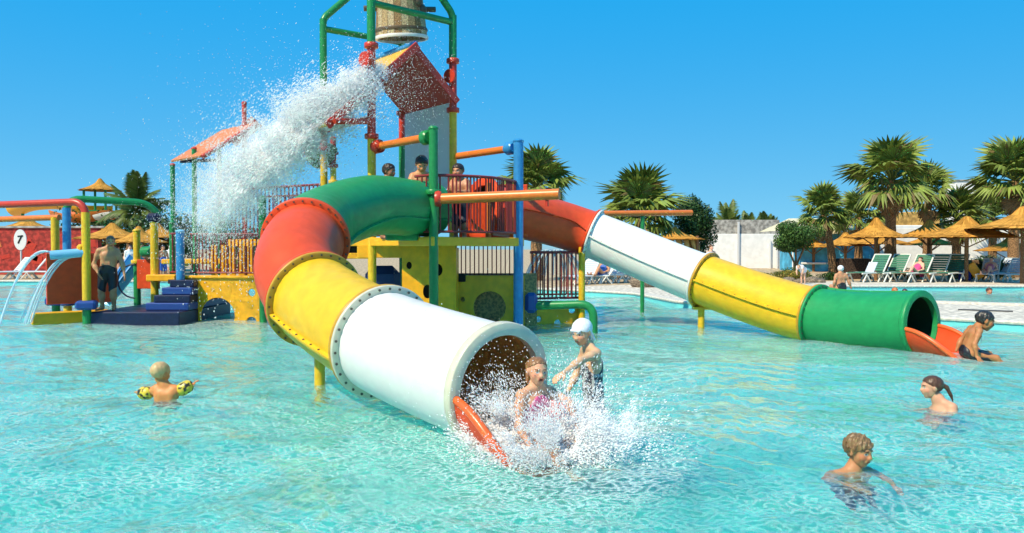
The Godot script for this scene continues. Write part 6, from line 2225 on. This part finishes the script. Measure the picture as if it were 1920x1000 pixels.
	part("parapet", boxm(Vector3(0.5, 4.0, 0.3), Vector3(2.0, 0.6, 2.2), Basis(), 0.05), M.plaster_ochre, oc)
	part("cornice", boxm(Vector3(0, 3.15, 1.53), Vector3(3.8, 0.25, 0.12), Basis(), 0.03), M.plaster, oc)
	part("arch", boxm(Vector3(-0.4, 1.9, 1.52), Vector3(1.3, 1.4, 0.06), Basis(), 0.3), M.cloth_white, oc)
	var rb := wall_block("roof_block", "plain white rooftop block showing above the palms", "building", 1797, 1834, 70.0, DECK, 7.6, 2.0, M.plaster)
	part("cap", boxm(Vector3(0, 7.45, 0), Vector3(2.0, 0.12, 2.2), Basis(), 0.02), M.plaster_grey, rb)
	# thatched bar at the middle
	var tb := thing("thatched_bar", "thatched beach bar with ragged straw roof between the fan palm and the dark tree", "bar", Vector3(P(1268, 0, 37).x, DECK, -37))
	part("roof", thatches[1], M.thatch_leaf, tb, Transform3D(Basis.from_scale(Vector3(1.25, 0.6, 1.0)), Vector3(0, 1.95, 0)))
	for k in 16:
		part("straw_fringe", feather_leaves[2][k % 3], M.thatch_leaf2, tb, Transform3D((Basis(Vector3.UP, k * TAU / 16) * Basis(Vector3.RIGHT, 0.5)).scaled(Vector3.ONE * 0.9), Vector3(sin(k * TAU / 16) * 0.7, 2.15, cos(k * TAU / 16) * 0.5)))
	for k in 4:
		part("post", bar(Vector3(-0.9 if k % 2 else 0.9, 0, -0.6 if k < 2 else 0.6), Vector3(-0.9 if k % 2 else 0.9, 2.1, -0.6 if k < 2 else 0.6), 0.07, 8), M.wood, tb)
	part("counter", boxm(Vector3(0, 0.6, 0.4), Vector3(1.7, 1.2, 0.3), Basis(), 0.03), M.wood, tb)
	var kk := wall_block("kiosk", "small white kiosk beside the thatched bar", "kiosk", 1214, 1238, 39.0, DECK, 2.4, 0.8, M.plaster)
	part("roof", boxm(Vector3(0, 2.35, 0), Vector3(0.9, 0.2, 1.0), Basis(), 0.05), M.plaster_ochre, kk)
	part("lamp", boxm(Vector3(0.05, 1.5, 0.42), Vector3(0.1, 0.22, 0.06), Basis(), 0.02), M.window_glass, kk)
	var cu := Geo.new()
	cu.lathe([Vector2(0.22, 0.9), Vector2(0.24, 1.3), Vector2(0.12, 2.2), Vector2(0.03, 2.9), Vector2(0.0, 2.95)], Vector3.ZERO, 10)
	var cp := thing("closed_parasol", "folded pale parasol standing before the broad fan palm", "parasol", Vector3(P(1208, 0, 36).x, DECK, -36))
	part("canopy", cu.done(), M.awning, cp)
	part("pole", bar(Vector3.ZERO, Vector3(0, 1.0, 0), 0.03, 8), M.cloth_white, cp)
	for q in [[1135, 1160], [1162, 1190]]:
		var sh := wall_block("shade_sail", ["white canvas screen nearer the red tube section", "white canvas screen nearer the folded parasol"][0 if q[0] == 1135 else 1], "screen", q[0], q[1], 38.5, 1.5, 2.55, 0.05, M.cloth_white)
		for s in [-1.0, 1.0]:
			part("post", bar(Vector3(s * 0.32, -1.35, 0), Vector3(s * 0.32, 1.1, 0), 0.03, 6), M.wood, sh)
	# --- left: far shore
	var rw := wall_block("painted_wall", "long dark red painted wall behind the pool at the far left", "wall", -420, 178, 46.0, DECK, 2.85, 0.4, M.red_wall)
	part("coping", boxm(Vector3(0, 2.74, 0.02), Vector3(19.0, 0.12, 0.55), Basis(), 0.02), M.plaster_grey, rw)
	for k in 26:
		part("painted_patch", boxm(Vector3(-8.5 + r.randf() * 17.5, 0.8 + r.randf() * 1.4, 0.21), Vector3(r.randf_range(0.3, 0.9), r.randf_range(0.2, 0.6), 0.02), Basis(Vector3.BACK, r.randf_range(-0.5, 0.5)), 0.006), [M.roof_red, M.post_red, M.roof_orange][k % 3], rw)
	var sg := thing("oval_sign", "white oval sign with a dark slanting mark on a post before the red wall", "sign", P(38, 450, 44.5) * Vector3(1, 0, 1) + Vector3.UP * DECK)
	var so := Geo.new()
	so.tube([Vector3(0, 2.0, 0.0), Vector3(0, 2.0, 0.05)], 0.5, 28)
	part("board", so.done(), M.cloth_white, sg, Transform3D(Basis.from_scale(Vector3(0.7, 1.15, 1)), Vector3(0, -0.3, 0)))
	part("mark", boxm(Vector3(0.0, 2.02, 0.058), Vector3(0.09, 0.5, 0.012), Basis(Vector3.BACK, -0.45)), M.hole, sg)
	part("mark", boxm(Vector3(0.02, 2.2, 0.062), Vector3(0.3, 0.08, 0.012), Basis(Vector3.BACK, 0.1)), M.hole, sg)
	part("post", bar(Vector3(0, -0.1, -0.03), Vector3(0, 1.6, -0.03), 0.05, 8), M.grey_panel, sg)
	# flumes on the hill
	for q in [
		["big yellow open flume on the far slide hill", M.panel, [P(30, 388, 66), P(60, 377, 64), P(110, 374, 63), P(160, 383, 62), P(205, 384, 63)], 0.75],
		["broad orange flume below the yellow one on the far slide hill", M.orange, [P(110, 392, 60), P(150, 400, 58), P(200, 392, 58), P(240, 400, 59)], 0.7],
		["white flume curving down right on the far slide hill", M.flume_white, [P(185, 402, 57), P(215, 396, 56), P(250, 400, 55), P(290, 412, 54)], 0.45],
		["lower yellow flume at the foot of the far slide hill", M.panel, [P(170, 424, 54), P(200, 428, 53), P(232, 428, 53)], 0.4]]:
		var t := thing("open_flume", q[0], "water slide", Vector3.ZERO)
		var sp := smooth_path(q[2], 8)
		var fr := side_frames(sp)
		var g := Geo.new()
		for lay in 2:
			var base := g.v.size()
			for i in sp.size():
				for k in 11:
					var a := -PI * 0.95 + PI * 0.9 * k / 10.0
					var d: Vector3 = fr[i].x * cos(a) + fr[i].y * sin(a)
					g.vert(sp[i] + d * (q[3] + 0.05 * lay), d if lay else -d)
			for i in sp.size() - 1:
				for k in 10:
					var a := base + i * 11 + k
					g.tri(a, a + 1, a + 12)
					g.tri(a, a + 12, a + 11)
		wpart("channel", g.done(), q[1], t)
		for i in [4, sp.size() - 5]:
			wpart("support_post", bar(sp[i] - Vector3.UP * q[3], Vector3(sp[i].x, DECK, sp[i].z), 0.12, 8), M.post_green, t)
	var hut := thing("hut_tower", "thatched lookout hut on green posts above the far slides", "tower", Vector3(P(183, 0, 60).x, DECK, -60))
	part("roof", thatches[0], M.thatch_leaf, hut, Transform3D(Basis.from_scale(Vector3(1.35, 0.95, 1.35)), Vector3(0, hy.call(357, 60) - DECK, 0)))
	part("deck", boxm(Vector3(0, 3.5, 0), Vector3(2.0, 0.5, 2.0), Basis(), 0.03), M.post_green, hut)
	for k in 4:
		part("post", bar(Vector3(-0.8 if k % 2 else 0.8, 0, -0.8 if k < 2 else 0.8), Vector3(-0.8 if k % 2 else 0.8, 5.9, -0.8 if k < 2 else 0.8), 0.09, 8), M.post_green, hut)
	part("railing", boxm(Vector3(0, 4.3, 1.0), Vector3(2.0, 0.08, 0.06)), M.post_green, hut)
	for q in [[44, 48.5, 2.75, 1.9, 0.9, "thatched parasol showing over the top of the red wall above the oval sign"], [205, 43, 2.2, 1.8, 0.9, "wide thatched parasol behind the standing man"], [255, 42, 2.0, 1.3, 0.9, "thatched parasol right of the standing man, behind the blue chute"], [290, 46, 2.3, 1.5, 0.9, "thatched parasol behind the yellow post of the low platform"]]:
		parasol(q[5], q[0], q[1], q[2], q[3], q[4])
	for q in [[218, 54, 2.6, 2.6, 21, "dark bushy tree under the lookout hut"], [290, 48, 2.2, 1.6, 22, "dark bushy tree at the left end of the falling water"], [140, 58, 3.0, 2.2, 23, "dark tree between the far flumes and the red wall"], [330, 52, 2.4, 2.0, 24, "green tree seen through the falling water"], [430, 50, 2.6, 1.8, 25, "green tree behind the middle railing"], [530, 52, 2.8, 1.9, 26, "green tree behind the upper left railing"]]:
		shrub("tree", q[5], "tree", Vector3(P(q[0], 0, q[1]).x, DECK, -q[1]), Vector3(q[2], q[3], 1.5), 3200, 0.12, dark if q[4] < 24 else mid, q[4], 0.4)
	# a fan of spray seen under the red tube
	var wf := thing("spray_fan", "bluish fan of water arching over the low right railing of the tower", "water")
	wf.set_meta("kind", "stuff")
	for k in 16:
		var c := P(1040 , 480, 19.2)
		var az := TAU * k / 16.0
		wpart("jet", bent(range(8).map(func(i): return c + Vector3(cos(az) * 0.1 * i, 0.16 * i * 0.8 - 0.028 * i * i, sin(az) * 0.1 * i)), 0.02, 5), M.jet, wf)
	# --- bathers far off: five poses, each in several colours
	build_crowd()

func build_crowd() -> void:
	var stand := {"pelvis": Vector3(0, 0.88, 0), "chest": Vector3(0, 1.24, 0), "neck": Vector3(0, 1.42, 0), "head": Vector3(0, 1.56, 0.02), "shoulder_l": Vector3(0.19, 1.34, 0), "shoulder_r": Vector3(-0.19, 1.34, 0), "elbow_l": Vector3(0.27, 1.06, 0), "wrist_l": Vector3(0.25, 0.82, 0.08), "elbow_r": Vector3(-0.27, 1.06, 0), "wrist_r": Vector3(-0.2, 0.86, 0.14), "hip_l": Vector3(0.09, 0.84, 0), "hip_r": Vector3(-0.09, 0.84, 0), "knee_l": Vector3(0.11, 0.46, 0.04), "knee_r": Vector3(-0.11, 0.46, 0.02), "ankle_l": Vector3(0.11, 0.07, 0), "ankle_r": Vector3(-0.11, 0.07, 0), "toe_l": Vector3(0.13, 0.03, 0.16), "toe_r": Vector3(-0.13, 0.03, 0.16)}
	var walk := stand.duplicate()
	walk.merge({"knee_l": Vector3(0.1, 0.47, 0.18), "ankle_l": Vector3(0.1, 0.08, 0.2), "toe_l": Vector3(0.1, 0.04, 0.36), "ankle_r": Vector3(-0.1, 0.1, -0.25), "toe_r": Vector3(-0.1, 0.04, -0.1), "knee_r": Vector3(-0.1, 0.46, -0.03), "elbow_l": Vector3(0.28, 1.1, -0.1), "wrist_l": Vector3(0.24, 0.92, 0.12)}, true)
	var bend := stand.duplicate()
	bend.merge({"chest": Vector3(0, 1.02, 0.34), "neck": Vector3(0, 1.06, 0.5), "head": Vector3(0, 1.02, 0.62), "shoulder_l": Vector3(0.18, 1.02, 0.42), "shoulder_r": Vector3(-0.18, 1.02, 0.42), "elbow_l": Vector3(0.2, 0.76, 0.48), "wrist_l": Vector3(0.14, 0.55, 0.52), "elbow_r": Vector3(-0.2, 0.76, 0.48), "wrist_r": Vector3(-0.14, 0.55, 0.52)}, true)
	var recline := {"pelvis": Vector3(0, 0.50, 0.0), "chest": Vector3(0, 0.80, -0.32), "neck": Vector3(0, 0.94, -0.43), "head": Vector3(0, 1.06, -0.46), "shoulder_l": Vector3(0.18, 0.86, -0.36), "shoulder_r": Vector3(-0.18, 0.86, -0.36), "elbow_l": Vector3(0.28, 0.62, -0.2), "wrist_l": Vector3(0.2, 0.56, 0.05), "elbow_r": Vector3(-0.28, 0.62, -0.2), "wrist_r": Vector3(-0.16, 0.6, 0.1), "hip_l": Vector3(0.1, 0.49, 0.05), "hip_r": Vector3(-0.1, 0.49, 0.05), "knee_l": Vector3(0.12, 0.72, 0.42), "knee_r": Vector3(-0.12, 0.50, 0.48), "ankle_l": Vector3(0.12, 0.46, 0.72), "ankle_r": Vector3(-0.12, 0.46, 0.9), "toe_l": Vector3(0.12, 0.46, 0.88), "toe_r": Vector3(-0.12, 0.56, 0.98)}
	var trunks := [[Vector3(0, 0.92, 0), Vector3(0, 0.62, 0), 0.22, 0.24]]
	var suit := [[Vector3(0, 1.22, 0), Vector3(0, 0.85, 0), 0.16, 0.19]]
	var sit_suit := [[Vector3(0, 0.72, -0.25), Vector3(0, 0.48, 0.04), 0.17, 0.2]]
	var shirt := [[Vector3(0, 1.40, 0), Vector3(0, 0.8, 0), 0.26, 0.26]]
	# who, pixel column, distance, turn, pose, clothes, colour, skin, hair
	var tanned := Color(0.60, 0.29, 0.15)
	var pale := Color(0.76, 0.45, 0.31)
	var list := [
		["bather in a white shirt standing behind the blue chute, near the yellow post", 238, 39.5, 0.5, stand, ["shirt", Color(0.8, 0.8, 0.8), shirt], pale, Color(0.06, 0.03, 0.02)],
		["bather in a red swimsuit walking on the far shore left of the yellow post", 262, 40.5, -1.2, walk, ["swimsuit", Color(0.6, 0.05, 0.05), suit], tanned, Color(0.1, 0.05, 0.02)],
		["bather in blue trunks on the far shore right of the yellow post", 300, 39.0, 0.9, stand, ["swim_trunks", Color(0.03, 0.12, 0.5), trunks], tanned, Color(0.04, 0.02, 0.02)],
		["bather in a white dress seen through the left of the falling water", 315, 40.5, 0.2, walk, ["shirt", Color(0.75, 0.74, 0.7), shirt], pale, Color(0.25, 0.14, 0.05)],
		["bather in dark trunks seen between the bars of the middle railing", 365, 40.0, -0.4, stand, ["swim_trunks", Color(0.03, 0.03, 0.04), trunks], tanned, Color(0.05, 0.03, 0.02)],
		["bather in a blue swimsuit behind the middle railing", 412, 41.0, 1.5, walk, ["swimsuit", Color(0.05, 0.2, 0.6), suit], pale, Color(0.3, 0.18, 0.06)],
		["bather in a pale shirt behind the right part of the middle railing", 452, 39.5, 0.6, stand, ["shirt", Color(0.6, 0.62, 0.68), shirt], tanned, Color(0.05, 0.03, 0.02)],
		["bather bending down on the shore left of the standing man", 172, 40.0, 1.6, bend, ["swim_trunks", Color(0.1, 0.3, 0.2), trunks], tanned, Color(0.06, 0.03, 0.02)],
		["bather in a black swimsuit on the shore under the lookout hut", 214, 41.5, 2.6, stand, ["swimsuit", Color(0.02, 0.02, 0.02), suit], pale, Color(0.07, 0.03, 0.02)],
		["bather in a pink swimsuit standing before the white wall at the yellow tube", 1336, 36.0, 0.4, stand, ["swimsuit", Color(0.75, 0.35, 0.4), suit], pale, Color(0.10, 0.05, 0.02)],
		["child in a white shirt bending over on the far terrace, left of the sitting person", 1511, 34.5, -0.8, bend, ["shirt", Color(0.75, 0.75, 0.78), [[Vector3(0, 1.02, 0.42), Vector3(0, 0.85, 0.05), 0.24, 0.24]]], pale, Color(0.3, 0.18, 0.08)],
		["sunbather in a flowered swimsuit on the pale lounger by the right edge", 1862, 36.4, -0.75, recline, ["swimsuit", Color(0.55, 0.2, 0.3), sit_suit], pale, Color(0.05, 0.03, 0.02)],
		["sunbather lying back beside the pink towel", 1722, 36.4, -0.97, recline, ["swimsuit", Color(0.7, 0.08, 0.25), sit_suit], pale, Color(0.06, 0.03, 0.02)],
		["bather in red at the thatched bar", 1268, 36.2, 0.3, stand, ["shirt", Color(0.6, 0.08, 0.06), shirt], tanned, Color(0.03, 0.02, 0.02)],
		["sunbather in blue on the crowded loungers behind the right slide", 1128, 34.6, -0.6, recline, ["swimsuit", Color(0.08, 0.15, 0.45), sit_suit], tanned, Color(0.05, 0.03, 0.02)],
	]
	for q in list:
		var x := P(q[1], 0, q[2]).x
		var y := DECK - (0.05 if q[4] == recline else 0.0)
		var n := person(q[0], Vector3(x, y, -q[2]), q[3], q[4], {"girth": 1.15, "skin": q[6], "head": 0.24, "hair": {"thick": 0.05, "front": 0.24, "nape": -0.3, "rough": 0.03}, "hair_color": q[7], "head_cell": 0.018, "hair_cell": 0.02, "cell": 0.03, "clothes": [[q[5][0], [q[5][1]], q[5][2], 0.025 if q[5][0] == "shirt" else 0.012]]})
		if q[0].begins_with("child"):
			n.scale = Vector3.ONE * 0.72
